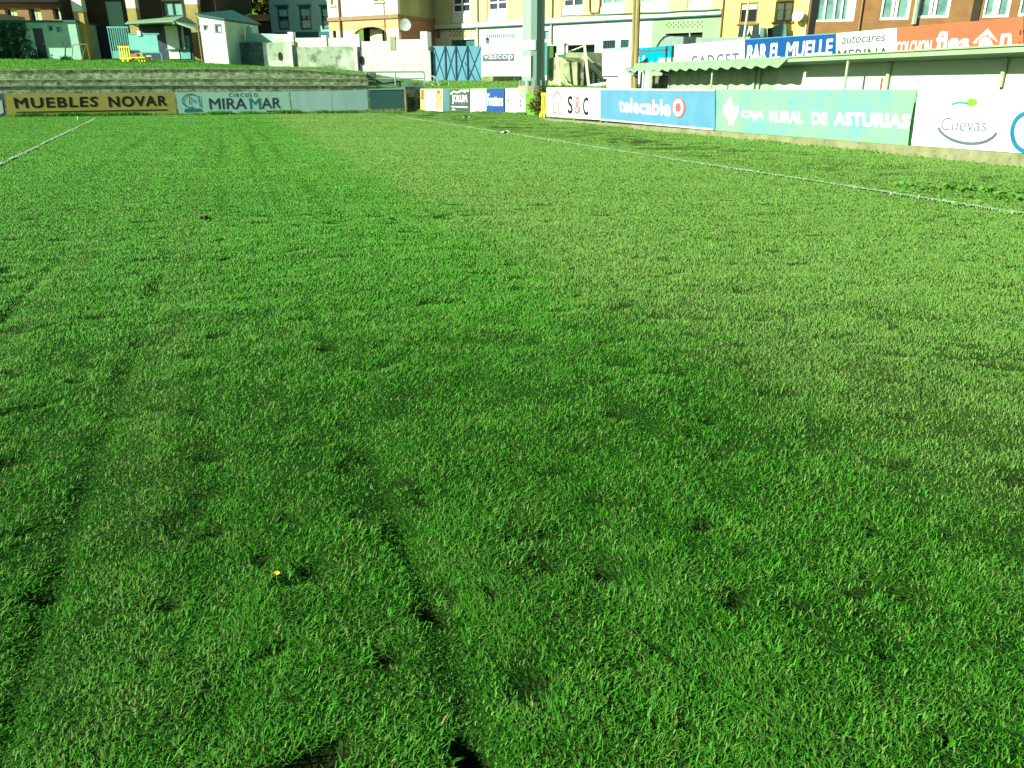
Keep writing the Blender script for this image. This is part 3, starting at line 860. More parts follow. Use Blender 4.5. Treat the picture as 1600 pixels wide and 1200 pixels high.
# the run along the touchline
k = MB(); k.ppoly(FB, [(846, 184.4), (1600, 240.5), (1760, 252.5), (1760, 276), (1600, 264), (846, 194)], -0.5, 0.03)
o = k.build('kerb', M['kerb']); tag(o, kind='structure')
def yb(x): return 184 + (x - 855) * (239.5 - 184) / 745 - (3.2 if x < 1250 else 1.6)
b = board(FB, (854, 136.5), (938, 137.3), (938, 187.5), (854, 181.8), 'white board reading S&C beside a red house outline', M['white_vinyl'], (857, 895, 936))
letters(FB, 'S', [(887, 149.5), (895, 150), (895, 178), (887, 177.5)], M['letter_dark'], b, bold=0.03)
letters(FB, '&', [(898, 151), (908, 151.5), (908, 178.8), (898, 178)], M['letter_rose'], b, bold=-0.005)
letters(FB, 'C', [(911, 151.5), (919.5, 152), (919.5, 180.5), (911, 179.8)], M['letter_dark'], b, bold=0.03)
mk = MB(); mk.stroke(FB, [(869, 170), (869, 176), (865, 176), (864.5, 151), (870.5, 142.5), (877, 151.5), (876.5, 177), (872.5, 177), (872.5, 160), (872.5, 170)], 0.055, .012); mk.stroke(FB, [(869, 172), (869.3, 158)], .055, .012); mk.build('emblem', M['letter_red'], b)
b = board(FB, (938.5, 138.5), (1117, 140.5), (1117, 203.3), (938.5, 188), 'sky blue banner reading telecable with a pink and white ring', M['b_sky'], (945, 1005, 1060, 1112))
letters(FB, 'telecable', [(967, 152), (1048, 156), (1048, 182.5), (967, 175)], M['letter_white'], b, bold=0.065, o=0.005)
mk = MB(); mk.flat(FB, ell(1061, 168, 10, 16, n=24)[:-1], .014); mk.build('emblem', M['letter_rose'], b)
mk = MB(); mk.stroke(FB, ell(1060.5, 168, 6.3, 10.5, n=24)[:-1], 0.12, .02, True); mk.build('emblem', M['letter_white'], b)
mk = MB(); mk.flat(FB, [(938.5, 138.0), (1117, 139.4), (1117, 142.3), (938.5, 140.5)], .01); mk.flat(FB, [(938.5, 185.5), (1114, 200.8), (1114, 203.5), (938.5, 188)], .012); mk.build('hem', M['white_vinyl'], b)
b = board(FB, (1120, 139.8), (1432, 140.6), (1420, 226.8), (1118.5, 203.8), 'faded green banner reading CAJA RURAL DE ASTURIAS in white', M['b_green'], (1122, 1190, 1265, 1340, 1415))
letters(FB, 'CAJA', [(1158, 171.5), (1194, 173), (1194, 190.5), (1158, 187.5)], M['letter_white'], b, bold=0.085)
letters(FB, 'RURAL', [(1202, 172.5), (1256, 174), (1256, 194), (1202, 191)], M['letter_white'], b, bold=0.085)
letters(FB, 'DE', [(1268, 174.5), (1293, 175), (1293, 196), (1268, 194.5)], M['letter_white'], b, bold=0.085)
letters(FB, 'ASTURIAS', [(1303, 174.5), (1424, 177.5), (1422, 201.5), (1303, 196.5)], M['letter_white'], b, bold=0.085)
mk = MB(); mk.flat(FB, [(1131, 163), (1141, 166), (1139, 190), (1130, 175)], .012); mk.flat(FB, [(1142, 150), (1146, 163), (1148, 194), (1139.5, 196), (1135, 163)], .014); mk.flat(FB, [(1147, 166), (1155, 164), (1155, 176), (1148, 190)], .012); mk.build('emblem', M['letter_white'], b)
mk = MB(); mk.stroke(FB, [(1430.5, 160), (1424, 196), (1420.5, 228)], 0.035, .02); mk.build('edge_cord', M['letter_black'], b)
b = board(FB, (1434, 140.7), (1575, 141.2), (1575, 237.8), (1424, 227.0), 'white board reading Cuevas in an oval with green leaves', M['white_vinyl'], (1440, 1505, 1570))
letters(FB, 'Cuevas', [(1471, 184), (1542, 184), (1542, 206), (1471, 203.5)], M['letter_pale'], b, bold=-0.012, shear=0.2)
mk = MB(); mk.stroke(FB, ell(1512, 196, 47, 28, 195, 345, tilt=4), 0.05, .012); mk.build('emblem', M['letter_pale'], b)
mk = MB(); mk.stroke(FB, ell(1512, 196, 46, 27, -10, 40, tilt=4), 0.04, .012); mk.stroke(FB, ell(1512, 196, 46, 27, 150, 190, tilt=4), 0.04, .012); mk.build('emblem', M['letter_sand'], b)
mk = MB(); mk.flat(FB, [(1509, 160), (1516, 153), (1526, 155), (1528, 161), (1520, 166), (1512, 165)], .012); mk.build('emblem', M['letter_leaf'], b)
mk = MB(); mk.stroke(FB, [(1488, 163), (1497, 160), (1506, 160.5), (1513, 162)], 0.03, .012); mk.build('emblem', M['letter_teal'], b)
b = board(FB, (1575.5, 141.2), (1740, 142), (1740, 250), (1575.5, 238), 'white board with a large blue curve cut off by the right picture edge', M['white_vinyl'], (1640, 1700))
mk = MB(); mk.stroke(FB, ell(1606, 207, 24, 30, 60, 330), 0.075, .012); mk.build('emblem', M['letter_blue'], b)

for F, a, c in ((FE, -70, 633), (F2, 655, 822)):
    p = Vector(F.pt(F.uz(a, 175)[0], 0)[:2]); q = Vector(F.pt(F.uz(c, 175)[0], 0)[:2])
    BOARD_FRONT.append((p, q))
    TUFTS.append((p, q, 900 if F is FE else 500, 0.20 if F is FE else 0.16, 0.09))
p = Vector(FB.pt(FB.uz(846, 190)[0], 0, 0.03)[:2]); q = Vector(FB.pt(FB.uz(1760, 270)[0], 0, .03)[:2])
BOARD_FRONT.append((p, q)); TUFTS.append((p, q, 220, 0.07, 0.10))
pitch_lines()
turf_blades()

# ---------------------------------------------------------------- terrace behind the goal
t = thing('terrace_steps', 'mossy stone terrace of long steps behind the goal line boards', 'terrace', FE.pt(12, 0, -1))
def rows(F, pts): return [F.uz(x, y) for x, y in pts]
tiers = [(FE.off(-0.45), [(-260, 136), (0, 135), (300, 134), (560, 134), (640, 139)], 178),
         (FE.off(-1.05), [(-260, 125.5), (0, 125), (300, 123.5), (420, 122.5), (575, 124)], 150),
         (FE.off(-1.65), [(-260, 110), (0, 110), (150, 109), (300, 108), (420, 108.5), (480, 110), (573, 117)], 150)]
for F, top, low in tiers:
    tp = rows(F, top)
    poly = [(tp[0][0], -0.1)] + tp + [(tp[-1][0], -0.1)]
    s_ = MB().prism(F, poly, -0.9, 0).build('step', M['moss_stone'], t)
    e = MB()
    for (u0, z0), (u1, z1) in zip(tp, tp[1:]):
        P = F.pt
        e.hexa([P(u0, z0 - .005, .04), P(u1, z1 - .005, .04), P(u1, z1 - .005, -.55), P(u0, z0 - .005, -.55), P(u0, z0 + .05, .04), P(u1, z1 + .05, .04), P(u1, z1 + .05, -.55), P(u0, z0 + .05, -.55)])
    e.build('nosing', M['stone_nosing'], t)

def loft(name, front, back, n, m, rough=0.04, clip=None):
    """a ground sheet between two polylines of (pixel x, pixel y, depth)"""
    def line(pl, k):
        P = [Vector(at(*p)) for p in pl]
        acc = [0]
        for a, b in zip(P, P[1:]): acc.append(acc[-1] + (b - a).length)
        out = []
        for i in range(k + 1):
            s_ = acc[-1] * i / k
            j = max(q for q in range(len(acc) - 1) if acc[q] <= s_ + 1e-9)
            f_ = (s_ - acc[j]) / max(1e-9, acc[j + 1] - acc[j])
            out.append(P[j].lerp(P[j + 1], f_))
        return out
    A = line(front, n); B = line(back, n)
    mb = MB()
    for i in range(n + 1):
        for j in range(m + 1):
            p = A[i].lerp(B[i], j / m)
            dz = 0 if j in (0, m) else (random.Random(i * 97 + j).random() - .5) * rough
            mb.v.append((p.x, p.y, p.z + dz))
    for i in range(n):
        for j in range(m):
            a = i * (m + 1) + j
            mb.f.append((a, a + m + 1, a + m + 2, a + 1))
    o = mb.build(name, M['terrace_turf'], smooth=True)
    return tag(o, kind='structure'), mb

M['terrace_turf'] = mat('terrace grass', (0.15, 0.31, 0.03), 0.9, (0.085, 0.21, 0.018), 2.5, 0.38, 0.66, bump=0.9, bscale=22, c3=(0.14, 0.24, 0.04), scale3=0.6, lo3=0.5, hi3=0.7)
M['bank_turf'] = M['terrace_turf']
terr_o, terr_mb = loft('terrace_ground',
     [(-260, 110.5, 38.8), (0, 109.6, 42.3), (150, 108.6, 44), (300, 107.6, 45.8), (420, 108.2, 47.2), (480, 109.6, 47.9), (573, 116.6, 49)],
     [(-260, 88, 62), (0, 91, 60.5), (128, 93.5, 60.6), (300, 93, 60), (359, 102.5, 54), (420, 105, 54), (500, 106, 53), (573, 113.5, 52)], 90, 10, 0.08)
bank_o, bank_mb = loft('bank_ground',
     [(573, 131, 48.0), (630, 137, 48.1), (657, 138.5, 47.5), (740, 137.8, 44.6), (823, 136.6, 42.0), (860, 137.5, 40), (1000, 138.2, 36)],
     [(573, 113.5, 52.5), (612, 121, 52.5), (661, 126, 52.5), (752, 126.5, 52), (823, 126, 51.5), (860, 128, 50), (1000, 133, 47)], 60, 8, 0.06)
k = MB()
fr = [(573, 131, 48.0), (630, 137, 48.1), (657, 138.5, 47.5), (740, 137.8, 44.6), (823, 136.6, 42.0), (860, 137.5, 40), (1000, 138.2, 36)]
P = [Vector(at(*q)) for q in fr]
for a, c in zip(P, P[1:]):
    i = len(k.v); k.v += [tuple(a), tuple(c), (c.x, c.y, -0.1), (a.x, a.y, -0.1)]; k.f.append((i, i + 3, i + 2, i + 1))
o = k.build('bank_slope', M['terrace_turf']); tag(o, kind='structure')

def tufts(name, mb_src, n, hi, seed, mat_):
    r = random.Random(seed)
    x = []; y = []; z = []
    fs_ = mb_src.f
    for i in range(n):
        f_ = fs_[r.randrange(len(fs_))]
        a, b_, c, d_ = [Vector(mb_src.v[q]) for q in f_]
        s_, q = r.random(), r.random()
        p = a.lerp(b_, s_).lerp(d_.lerp(c, s_), q)
        x.append(p.x); y.append(p.y); z.append(p.z)
    n = len(x)
    V, fl, lt = blades(np.array(x), np.array(y), np.array(z), hi * (0.5 + rs.rand(n)), 0.012 + .012 * rs.rand(n), np.radians(rs.normal(15, 14, n)), np.radians(rs.normal(45, 20, n)), rs.rand(n) * 6.28)
    o = mesh_np(name, V, fl.ravel(), lt, mat_)
    return o
o = tufts('grass', terr_mb, 42000, 0.09, 3, M['grass']); tag(o, 'rough grass on the terrace above the stone steps', 'grass', kind='stuff')
o = tufts('grass', bank_mb, 26000, 0.08, 4, M['grass']); tag(o, 'rough grass on the bank behind the corner boards', 'grass', kind='stuff')

# ---------------------------------------------------------------- windows
def window(F, x0, y0, x1, y1, parent, fm, gm, mull=(), bars=(), fw=0.07, o=-0.12, gmats=None, sill=None, blind=None):
    u0, u1, z0, z1 = prect(F, x0, y0, x1, y1)
    m = MB()
    m.box(F, u0, u0 + fw, z0, z1, o - .05, o + .02); m.box(F, u1 - fw, u1, z0, z1, o - .05, o + .02)
    m.box(F, u0 + fw, u1 - fw, z0, z0 + fw, o - .05, o + .02); m.box(F, u0 + fw, u1 - fw, z1 - fw, z1, o - .05, o + .02)
    for c in mull:
        uc = u0 + (u1 - u0) * c
        m.box(F, uc - fw * .5, uc + fw * .5, z0 + fw, z1 - fw, o - .045, o + .015)
    for c in bars:
        zc = z0 + (z1 - z0) * c
        m.box(F, u0 + fw, u1 - fw, zc - fw * .5, zc + fw * .5, o - .04, o + .01)
    w = m.build('window', fm, parent)
    MB().box(F, u0 + fw * .5, u1 - fw * .5, z0 + fw * .5, z1 - fw * .5, o - .08, o - .055).build('pane', gm, w)
    if blind:
        MB().box(F, u0 + fw, u1 - fw, z0 + (z1 - z0) * (1 - blind), z1 - fw, o - .035, o + .005).build('roller_blind', M['blind'], w)
    if sill:
        MB().box(F, u0 - .12, u1 + .12, z0 - .1, z0 - .004, -.05, .1).build('sill', sill, w)
    return (u0, u1, z0, z1)

# ---------------------------------------------------------------- left: annex, brick house, pillared building, hut, shed
FA = facade(-60, 60.1, 140, 60.1, 92, 92)
t = thing('annex_building', 'low annex in shade tinted plaster with a navy door and ivy at the left edge', 'building', FA.pt(3, 2.5))
u0 = FA.uz(-260, 60)[0]; u1 = FA.uz(122, 60)[0]
zt = FA.uz(60, 35)[1]
hD = prect(FA, 55, 44, 70.5, 91); hW1 = prect(FA, 75, 39.5, 81.5, 48.5); hW2 = prect(FA, 88, 42, 96.5, 50.5)
MB().wall(FA, u0, u1, 1.6, zt, [hD, hW1, hW2], -0.25, 0).build('wall', M['shade_teal_plaster'], t)
MB().box(FA, u0 - .1, u1 + .1, zt, zt + .14, -4.0, .12).build('roof', M['teal_dark'], t)
MB().box(FA, u1 - .25, u1, 1.6, zt - .004, -3.9, -.26).build('side_wall', M['shade_teal_plaster'], t)
d_ = MB().box(FA, hD[0], hD[1], hD[2] - .8, hD[3], -.14, -.06).build('door', M['navy'], t)
MB().box(FA, hD[1] - .16, hD[1] - .1, hD[2] + .9, hD[2] + 1.02, -.055, .0).build('handle', M['galv'], d_)
window(FA, 75, 39.5, 81.5, 48.5, t, M['white'], M['navy'], fw=.04)
window(FA, 88, 42, 96.5, 50.5, t, M['shade_teal_plaster'], M['teal_board'], fw=.04)
def leafy(name, pts, size, mat_, parent=None, seed=1):
    """many small leaf faces at points (x, y, z)"""
    r = np.random.RandomState(seed)
    n = len(pts); P_ = np.array(pts)
    a = r.normal(size=(n, 3)); a /= np.linalg.norm(a, axis=1)[:, None]
    b_ = r.normal(size=(n, 3)); b_ -= a * (a * b_).sum(1)[:, None]; b_ /= np.linalg.norm(b_, axis=1)[:, None]
    s_ = size * (0.6 + .8 * r.rand(n))[:, None]
    V = np.empty((n, 4, 3)); V[:, 0] = P_ - a * s_; V[:, 1] = P_ + b_ * s_ * .6; V[:, 2] = P_ + a * s_; V[:, 3] = P_ - b_ * s_ * .6
    org = wl(parent) if parent else Vector((0, 0, 0))
    V -= np.array(org)
    o = mesh_np(name, V.reshape(-1, 3), np.arange(4 * n), np.full(n, 4), mat_)
    if parent: o.parent = parent
    WL[o.name] = org
    return o
r = random.Random(5)
pts = []
while len(pts) < 5200:
    px = r.uniform(-60, 56); py = r.uniform(36, 94)
    dens = (1.0 if px < 30 else max(0.0, 1 - (px - 30) / 22)) * (0.55 + .45 * math.sin(px * .31 + py * .17) * math.sin(py * .23 - px * .09))
    if px > 40 and py < 62: dens *= .3
    if r.random() > dens: continue
    u, z = FA.uz(px, py)
    pts.append(FA.pt(u, z, abs(r.gauss(0.03, .05)) + .02))
o = leafy('ivy', pts, 0.09, M['ivy'], seed=2); tag(o, 'dark ivy climbing the annex wall left of the navy door', 'ivy')
t = thing('shrub', 'dark low shrub at the foot of the annex door', 'shrub', FA.pt(*FA.uz(54, 92), 0.4))
pts = []
for i in range(700):
    u, z = FA.uz(r.gauss(54, 5), 92); pts.append(FA.pt(u, z + abs(r.gauss(0, .35)), .4 + r.gauss(0, .2)))
leafy('foliage', pts, .08, M['ivy'], t, 3)
t = thing('sapling', 'thin bare sapling standing in front of the sunlit annex wall', 'sapling', at(102, 94, 59))
s_ = MB(); s_.tube(at(102, 95, 59), at(102, 75, 59), .05, .04); s_.tube(at(102, 75, 59), at(92, 62, 59), .035, .015); s_.tube(at(102, 75, 59), at(109, 64, 59), .035, .015); s_.tube(at(98, 70, 59), at(100, 60, 59), .02, .01); s_.build('trunk', M['bark'], t)
pts = [at(102 + r.gauss(0, 5), 92 + r.gauss(0, 2), 59 + r.gauss(0, .2)) for i in range(250)]
leafy('foliage', pts, .07, M['ivy'], t, 4)
t = thing('goal_frame', 'thin dark metal frame leaning by the first brick pillar', 'frame', at(125, 94, 58.6))
m = MB(); m.pipe([at(112, 94, 58.6), at(114, 70, 58.6), at(136, 69, 58.6), at(141, 95, 58.6)], .03); m.pipe([at(128, 95, 58.6), at(134, 71, 58.6)], .02); m.build('tube', M['trim_brown'], t)

FH = facade(-40, 67, 112, 67, 40, 40)
t = thing('brick_house', 'brown brick house with cream shuttered windows above the annex roof', 'house', FH.pt(4, 0))
u0 = FH.uz(-200, 20)[0]; u1 = FH.uz(101, 20)[0]
zb = 0; zt = FH.uz(40, 4.5)[1]
ws = [(-28, 12, -11, 34.5), (9, 12.5, 27, 35), (45.5, 12, 64.5, 34), (83, 11.5, 101, 31)]
holes = [prect(FH, *w_) for w_ in ws]
MB().wall(FH, u0, u1 + 1.2, zb, zt, holes, -.3, 0).build('wall', M['brick_house'], t)
for w_ in ws:
    hu0, hu1, hz0, hz1 = window(FH, *w_, t, M['cream_frame'], M['glass'], fw=.06, o=-.2)
    s_ = MB().box(FH, hu0 + (hu1 - hu0) * .42, hu0 + (hu1 - hu0) * .56, hz0 + .07, hz1 - .07, -.17, -.13)
    s_.box(FH, hu0 + (hu1 - hu0) * .6, hu1 - .06, hz0 + .07, hz1 - .07, -.17, -.14).build('shutter', M['cream_frame'], t)
    MB().box(FH, hu0 - .1, hu1 + .1, hz0 - .12, hz0 - .004, -.05, .08).build('sill', M['cream_frame'], t)
MB().box(FH, u0, u1 + 1.2, zt, zt + .3, -6, .5).build('eave', M['black'], t)
MB().prism(FH.side(u1 + 1.2, 6.0).off(0), [(-.5, zt + .3), (6, zt + .3), (2.7, zt + 2.2)], -(u1 + 1.2 - u0), 0).build('roof', M['tile'], t)
MB().box(FH, u1 + .9, u1 + 1.2, zb, zt - .004, -6, -.31).build('side_wall', M['brick_house'], t)

# pillared building
FP = facade(105, 60.5, 320, 60.5, 94, 94)
t = thing('pillared_building', 'dark building on tall tan brick pillars with white upper shafts', 'building', FP.pt(4, 2.5))
ua = FP.uz(100, 60)[0]; ub = FP.uz(330, 60)[0]
zg = 1.8
ztop = 11.5
def pil(x0t, x0b, x1t, x1b, ysplit, yb_, ww=None):
    zb_ = FP.uz((x0b + x1b) / 2, yb_)[1]
    zs_ = FP.uz((x0t + x1t) / 2, ysplit)[1]
    u0 = FP.uz(x0b, yb_)[0]; u1 = FP.uz(x1b, yb_)[0]
    p = MB().box(FP, u0, u1, zg, zs_, -.55, 0).build('pillar', M['brick_tan'], t)
    MB().box(FP, u0 - .01, u1 + .01, zs_ + .002, ztop - 1.2, -.56, .01).build('shaft', M['white'], p)
    return u0, u1
pu = [pil(107, 128, 125, 143, 18, 94), pil(193, 207, 213, 221, 13, 70), pil(284, 300, 303, 319, 7, 88)]
MB().box(FP, ua - .2, ub + .5, ztop - 1.2, ztop, -9, .3).build('roof', M['dark_slab'], t)
FPb = FP.off(-2.6)
dh = [prect(FPb, 171, 2, 196, 92), prect(FPb, 254, 2, 285, 25)]
dh[0] = (dh[0][0], dh[0][1], zg, dh[0][3])
MB().wall(FPb, FPb.uz(118, 50)[0] - .5, FPb.uz(345, 50)[0], zg, ztop - 1.21, dh, -.3, 0).build('wall', M['dark_brown'], t)
MB().box(FPb, dh[0][0], dh[0][1], zg, dh[0][3], -.2, -.1).build('door', M['teal_house'], t)
window(FPb, 254, 2, 285, 25, t, M['teal_dark'], M['teal_house'], (.5,), fw=.08)
MB().box(FP, ua - .2, ua + .05, zg, ztop - 1.21, -9, -.57).build('side_wall', M['dark_brown'], t)
MB().box(FP, ub + .1, ub + .4, zg, ztop - 1.21, -9, -.57).build('side_wall', M['dark_brown'], t)
MB().box(FPb, dh[0][0] - 2.2, dh[0][0] - .05, zg, FPb.uz(160, 41)[1], .0, .12).build('panel', M['navy'], t)

# railing gate, turquoise board, yellow barriers
FR = facade(170, 54.6, 250, 54.6, 92, 92)
t = thing('railing', 'pale teal upright bar railing beside the turquoise board', 'railing', FR.pt(*FR.uz(188, 92)))
ul, ur, zl, zh = prect(FR, 172, 41.5, 203, 91)
MB().box(FR, ul - .05, ur + .05, zh - .08, zh, -.03, .03).build('top_rail', M['teal_metal'], t)
for i in range(10):
    u = ul + (ur - ul) * i / 9
    MB().box(FR, u - .025, u + .025, zl, zh - .082, -.02, .02).build('bar', M['teal_metal'], t)
MB().box(FR, ul, ur, zl, zl + .06, -.029, .029).build('bottom_rail', M['teal_metal'], t)
MB().pbox(FR, 180, 80, 204, 91.5, .08, .3).build('base_panel', M['teal_metal'], t)
t = thing('notice_board', 'turquoise board on thin legs in front of the hut', 'board', FR.pt(*FR.uz(227, 95), .5))
Fq = FR.off(.5)
MB().pbox(Fq, 202, 54, 247, 81, -.03, .03).build('panel', M['teal_board'], t)
m = MB(); m.pbox(Fq, 201, 52, 249, 54.2, -.05, .05); m.pbox(Fq, 201, 81.2, 251, 83, -.05, .05); m.build('frame', M['teal_metal'], t)
for x0 in (203, 252):
    m = MB(); m.pbox(Fq, x0, 83.2, x0 + 1.4, 96, -.03, .03); m.build('leg', M['teal_metal'], t)
m = MB(); m.pbox(Fq, 215, 48, 220.5, 56, .055, .1); m.build('clip', M['white'], t)
def barrier(F, x0, y0, x1, y1, label, n, legs, o0=0):
    t = thing('barrier', label, 'barrier', F.pt(*F.uz((x0 + x1) / 2, y1)), )
    u0, u1, z0, z1 = prect(F, x0, y0, x1, y1)
    hh = z1 - z0
    m = MB(); m.box(F, u0, u1, z1 - hh * .1, z1, o0 - .04, o0 + .04); m.box(F, u0, u1, z0 + hh * .16, z0 + hh * .24, o0 - .04, o0 + .04)
    m.build('rail', M['yellow_plastic'], t)
    for i in range(n):
        u = u0 + (u1 - u0) * (i + .25) / n
        MB().box(F, u, u + (u1 - u0) / n * .45, z0 + hh * .242, z1 - hh * .102, o0 - .03, o0 + .03).build('slat', M['yellow_plastic'], t)
    for c in legs:
        u = u0 + (u1 - u0) * c
        MB().box(F, u - .06, u + .06, z0, z0 + hh * .158, o0 - .2, o0 + .2).build('foot', M['yellow_plastic'], t)
    return t
barrier(FR.off(.8), 186, 72, 204.5, 96.5, 'yellow plastic slatted barrier in front of the teal railing', 5, (.35, .75))
t = thing('bench', 'low yellow trestle bench with an orange seat under the turquoise board', 'bench', FR.pt(*FR.uz(222, 96), .6))
Fq = FR.off(.62)
MB().pbox(Fq, 205, 84, 216, 88.5, -.2, .2).build('seat', M['orange_plastic'], t)
MB().pbox(Fq, 204, 89, 228, 91, -.2, .2).build('frame', M['yellow_plastic'], t)
for x0, x1 in ((205, 208), (217, 219.5), (221, 224), (226, 228)):
    MB().ppoly(Fq, [(x0, 91.2), (x0 + 2, 91.2), (x1, 96.5), (x1 - 2, 96.5)], -.1, .1).build('leg', M['yellow_plastic'], t)
t = thing('stool', 'thin legged pale stool under the turquoise board', 'stool', FR.pt(*FR.uz(235, 96), .3))
Fq = FR.off(.3); MB().pbox(Fq, 230, 86.5, 238, 89, -.15, .15).build('seat', M['cream_frame'], t)
for x0, x1 in ((233, 235.5), (236.5, 239.5)):
    MB().ppoly(Fq, [(x0, 89.2), (x0 + 1, 89.2), (x1, 97), (x1 - 1, 97)], -.05, .05).build('leg', M['cream_frame'], t)

# hut with canopy
FK = facade(215, 58.4, 305, 58.0, 93, 93)
t = thing('bar_hut', 'navy kiosk hut with a green pitched canopy roof', 'kiosk', FK.pt(*FK.uz(270, 93)))
zg_ = FK.uz(270, 95)[1] - .3
wz = FK.uz(265, 38)[1]
hh_ = prect(FK, 258, 40, 279, 77); hw_ = prect(FK, 281, 55, 297, 77)
ul = FK.uz(222, 70)[0]; ur = FK.uz(300, 70)[0]
MB().wall(FK, ul, ur, zg_, wz, [hh_, hw_], -.15, 0).build('wall', M['navy'], t)
MB().box(FK, hh_[0], hh_[1], hh_[2], hh_[3], -.12, -.04).build('door', M['white'], t)
MB().pbox(FK, 265, 77.8, 281, 92, .005, .06).build('counter_front', M['white'], t)
MB().pbox(FK, 283, 79, 298, 92, .005, .06).build('counter_front', M['teal_metal'], t)
MB().pbox(FK, 262, 76.4, 297, 77.6, .0, .25).build('counter', M['teal_metal'], t)
window(FK, 281, 55, 297, 77, t, M['teal_dark'], M['glass_teal'], (.5,), fw=.05, o=-.05)
MB().pbox(FK, 288.5, 41, 291, 76.2, .26, .34).build('post', M['galv'], t)
rf = MB()
A0 = at(196, 36, 56.4); A1 = at(272, 32.5, 56.4); A2 = at(306, 44, 56.2)
B0 = at(200, 33, 59.6); B1 = at(288, 24.5, 59.6); B2 = at(312, 40, 59.6)
for Q in ((A0, A1, B1, B0), (A1, A2, B2, B1)):
    Q2 = [(p[0], p[1], p[2] - .14) for p in Q]
    rf.hexa([Q2[0], Q2[1], Q2[2], Q2[3], *Q])
rf.build('roof', M['green_roof'], t)
m = MB(); m.tube((A0[0], A0[1] - .05, A0[2] - .05), (A1[0], A1[1] - .05, A1[2] - .05), .06); m.tube((A1[0], A1[1] - .05, A1[2] - .1), at(272, 38, 56.35), .09, .09, 6); m.build('gutter', M['fascia'], t)
m = MB(); m.tube(at(203, 36, 56.8), at(217, 42, 58.2), .05); m.build('bracket', M['trim_brown'], t)

# white shed
FW = facade(318.5, 54.4, 359, 54.0, 98, 102)
t = thing('white_shed', 'white lean-to shed with two small windows and a shaded side wall', 'shed', FW.pt(*FW.uz(338, 100)))
us = FW.uz(318.5, 96)[0]; ue = FW.uz(358, 100)[0]
zL = FW.uz(309, 24)[1]; zR = FW.uz(350, 31.5)[1]
zB = FW.uz(338, 104)[1] - .6
w1 = prect(FW, 318, 39, 325.5, 47.5); w2 = prect(FW, 335.5, 37.5, 347, 52)
zM = max(w1[3], w2[3]) + .1
MB().wall(FW, us, ue, zB, zM, [w1, w2], -.2, 0).build('wall', M['white'], t)
MB().prism(FW, [(us, zM + .0), (ue, zM + .0), (ue, zR), (us, zL)], -.2, -.001).build('gable', M['white'], t)
window(FW, 318, 39, 325.5, 47.5, t, M['galv'], M['glass_teal'], fw=.05, o=-.06)
window(FW, 335.5, 37.5, 347, 52, t, M['b_dark'], M['curtain'], fw=.09, o=-.04)
FWs = FW.side(ue, 4.2)
hs = prect(FWs, 372, 47, 382.5, 55)
zS = FWs.uz(385, 37)[1]
MB().prism(FWs, [(.21, zB), (4.2, zB), (4.2, zS), (.21, zR - .03)], -.2, -.002).build('side_wall', M['shade_teal_plaster'], t)  # side of the white shed, its shade tint put into the colour
m = MB(); P = FW.pt
m.hexa([P(us - .1, zL, .15), P(ue + .12, zR, .15), P(ue + .12, zS + .02, -4.4), P(us - .1, zS + .9, -4.4), P(us - .1, zL + .1, .15), P(ue + .12, zR + .1, .15), P(ue + .12, zS + .12, -4.4), P(us - .1, zS + 1.0, -4.4)])
m.build('roof', M['teal_dark'], t)
u0 = FWs.uz(371.5, 50)[0]; u1_ = FWs.uz(382, 50)[0]; z0 = FWs.uz(377, 55)[1]; z1 = FWs.uz(377, 47)[1]
f_ = MB().box(FWs, u0, u1_, z0, z1, -.001, .03).build('window', M['cream_frame'], t)
m = MB(); m.tube(FW.pt(us - .07, zB, .05), FW.pt(us - .07, zL - .1, .05), .05); m.build('downpipe', M['trim_brown'], t)

# ---------------------------------------------------------------- walls between shed and gate
FO = facade(377, 55.5, 672, 52.6, 105, 128)
t = thing('dark_wall', 'dark shaded wall between the white shed and the mossy retaining wall', 'wall', FO.pt(*FO.uz(398, 105)))
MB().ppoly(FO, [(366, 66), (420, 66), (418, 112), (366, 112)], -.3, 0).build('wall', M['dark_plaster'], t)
MB().ppoly(FO.off(-.6), [(384, 41), (393, 41), (394, 52), (430, 53), (430, 66), (384, 68)], -.3, 0).build('upper_wall', M['shade_teal_plaster'], t)
FQ = FO.off(.6)
t = thing('retaining_wall', 'long mossy old plaster retaining wall behind the terrace', 'wall', FQ.pt(*FQ.uz(540, 112)))
top = [(416, 69), (420, 66.5), (459, 65), (460, 73), (480, 74.5), (500, 72.5), (558, 72.5), (562, 79.5), (575, 80), (660, 79), (672, 79)]
uz_ = [FQ.uz(*p) for p in top]
MB().prism(FQ, [(uz_[0][0], 1.0)] + uz_[:7] + [(uz_[6][0], 1.0)], -.5, 0).build('wall', M['old_plaster'], t)
MB().prism(FQ, [(uz_[6][0] + .002, 1.0)] + uz_[7:] + [(uz_[-1][0], 1.0)], -.5, .003).build('wall', M['old_plaster_light'], t)
m = MB(); m.pbox(FQ, 455.5, 70, 459.5, 106, .0, .22); m.build('buttress', M['old_plaster_light'], t)
m = MB(); m.pbox(FQ, 556.5, 73, 560.5, 112, .0, .22); m.build('buttress', M['old_plaster_light'], t)
for a_ in ((435, 81, 441.5, 94.5), (563, 87, 569.5, 101.5)):
    m = MB(); u0, u1, z0, z1 = prect(FQ, *a_)
    m.prism(FQ, [(u0, z0 + .1), (u0 + .1, z0), (u1 - .05, z0), (u1, z0 + .2), (u1 - .02, z1 - .1), ((u0 + u1) / 2, z1), (u0, z1 - .1)], .001, .03)
    m.build('drain_hole', M['black'], t)
FT = FO.off(-.3)
t = thing('parapet_wall', 'whitewashed parapet wall with square pillars above the mossy retaining wall', 'wall', FT.pt(*FT.uz(560, 80)))
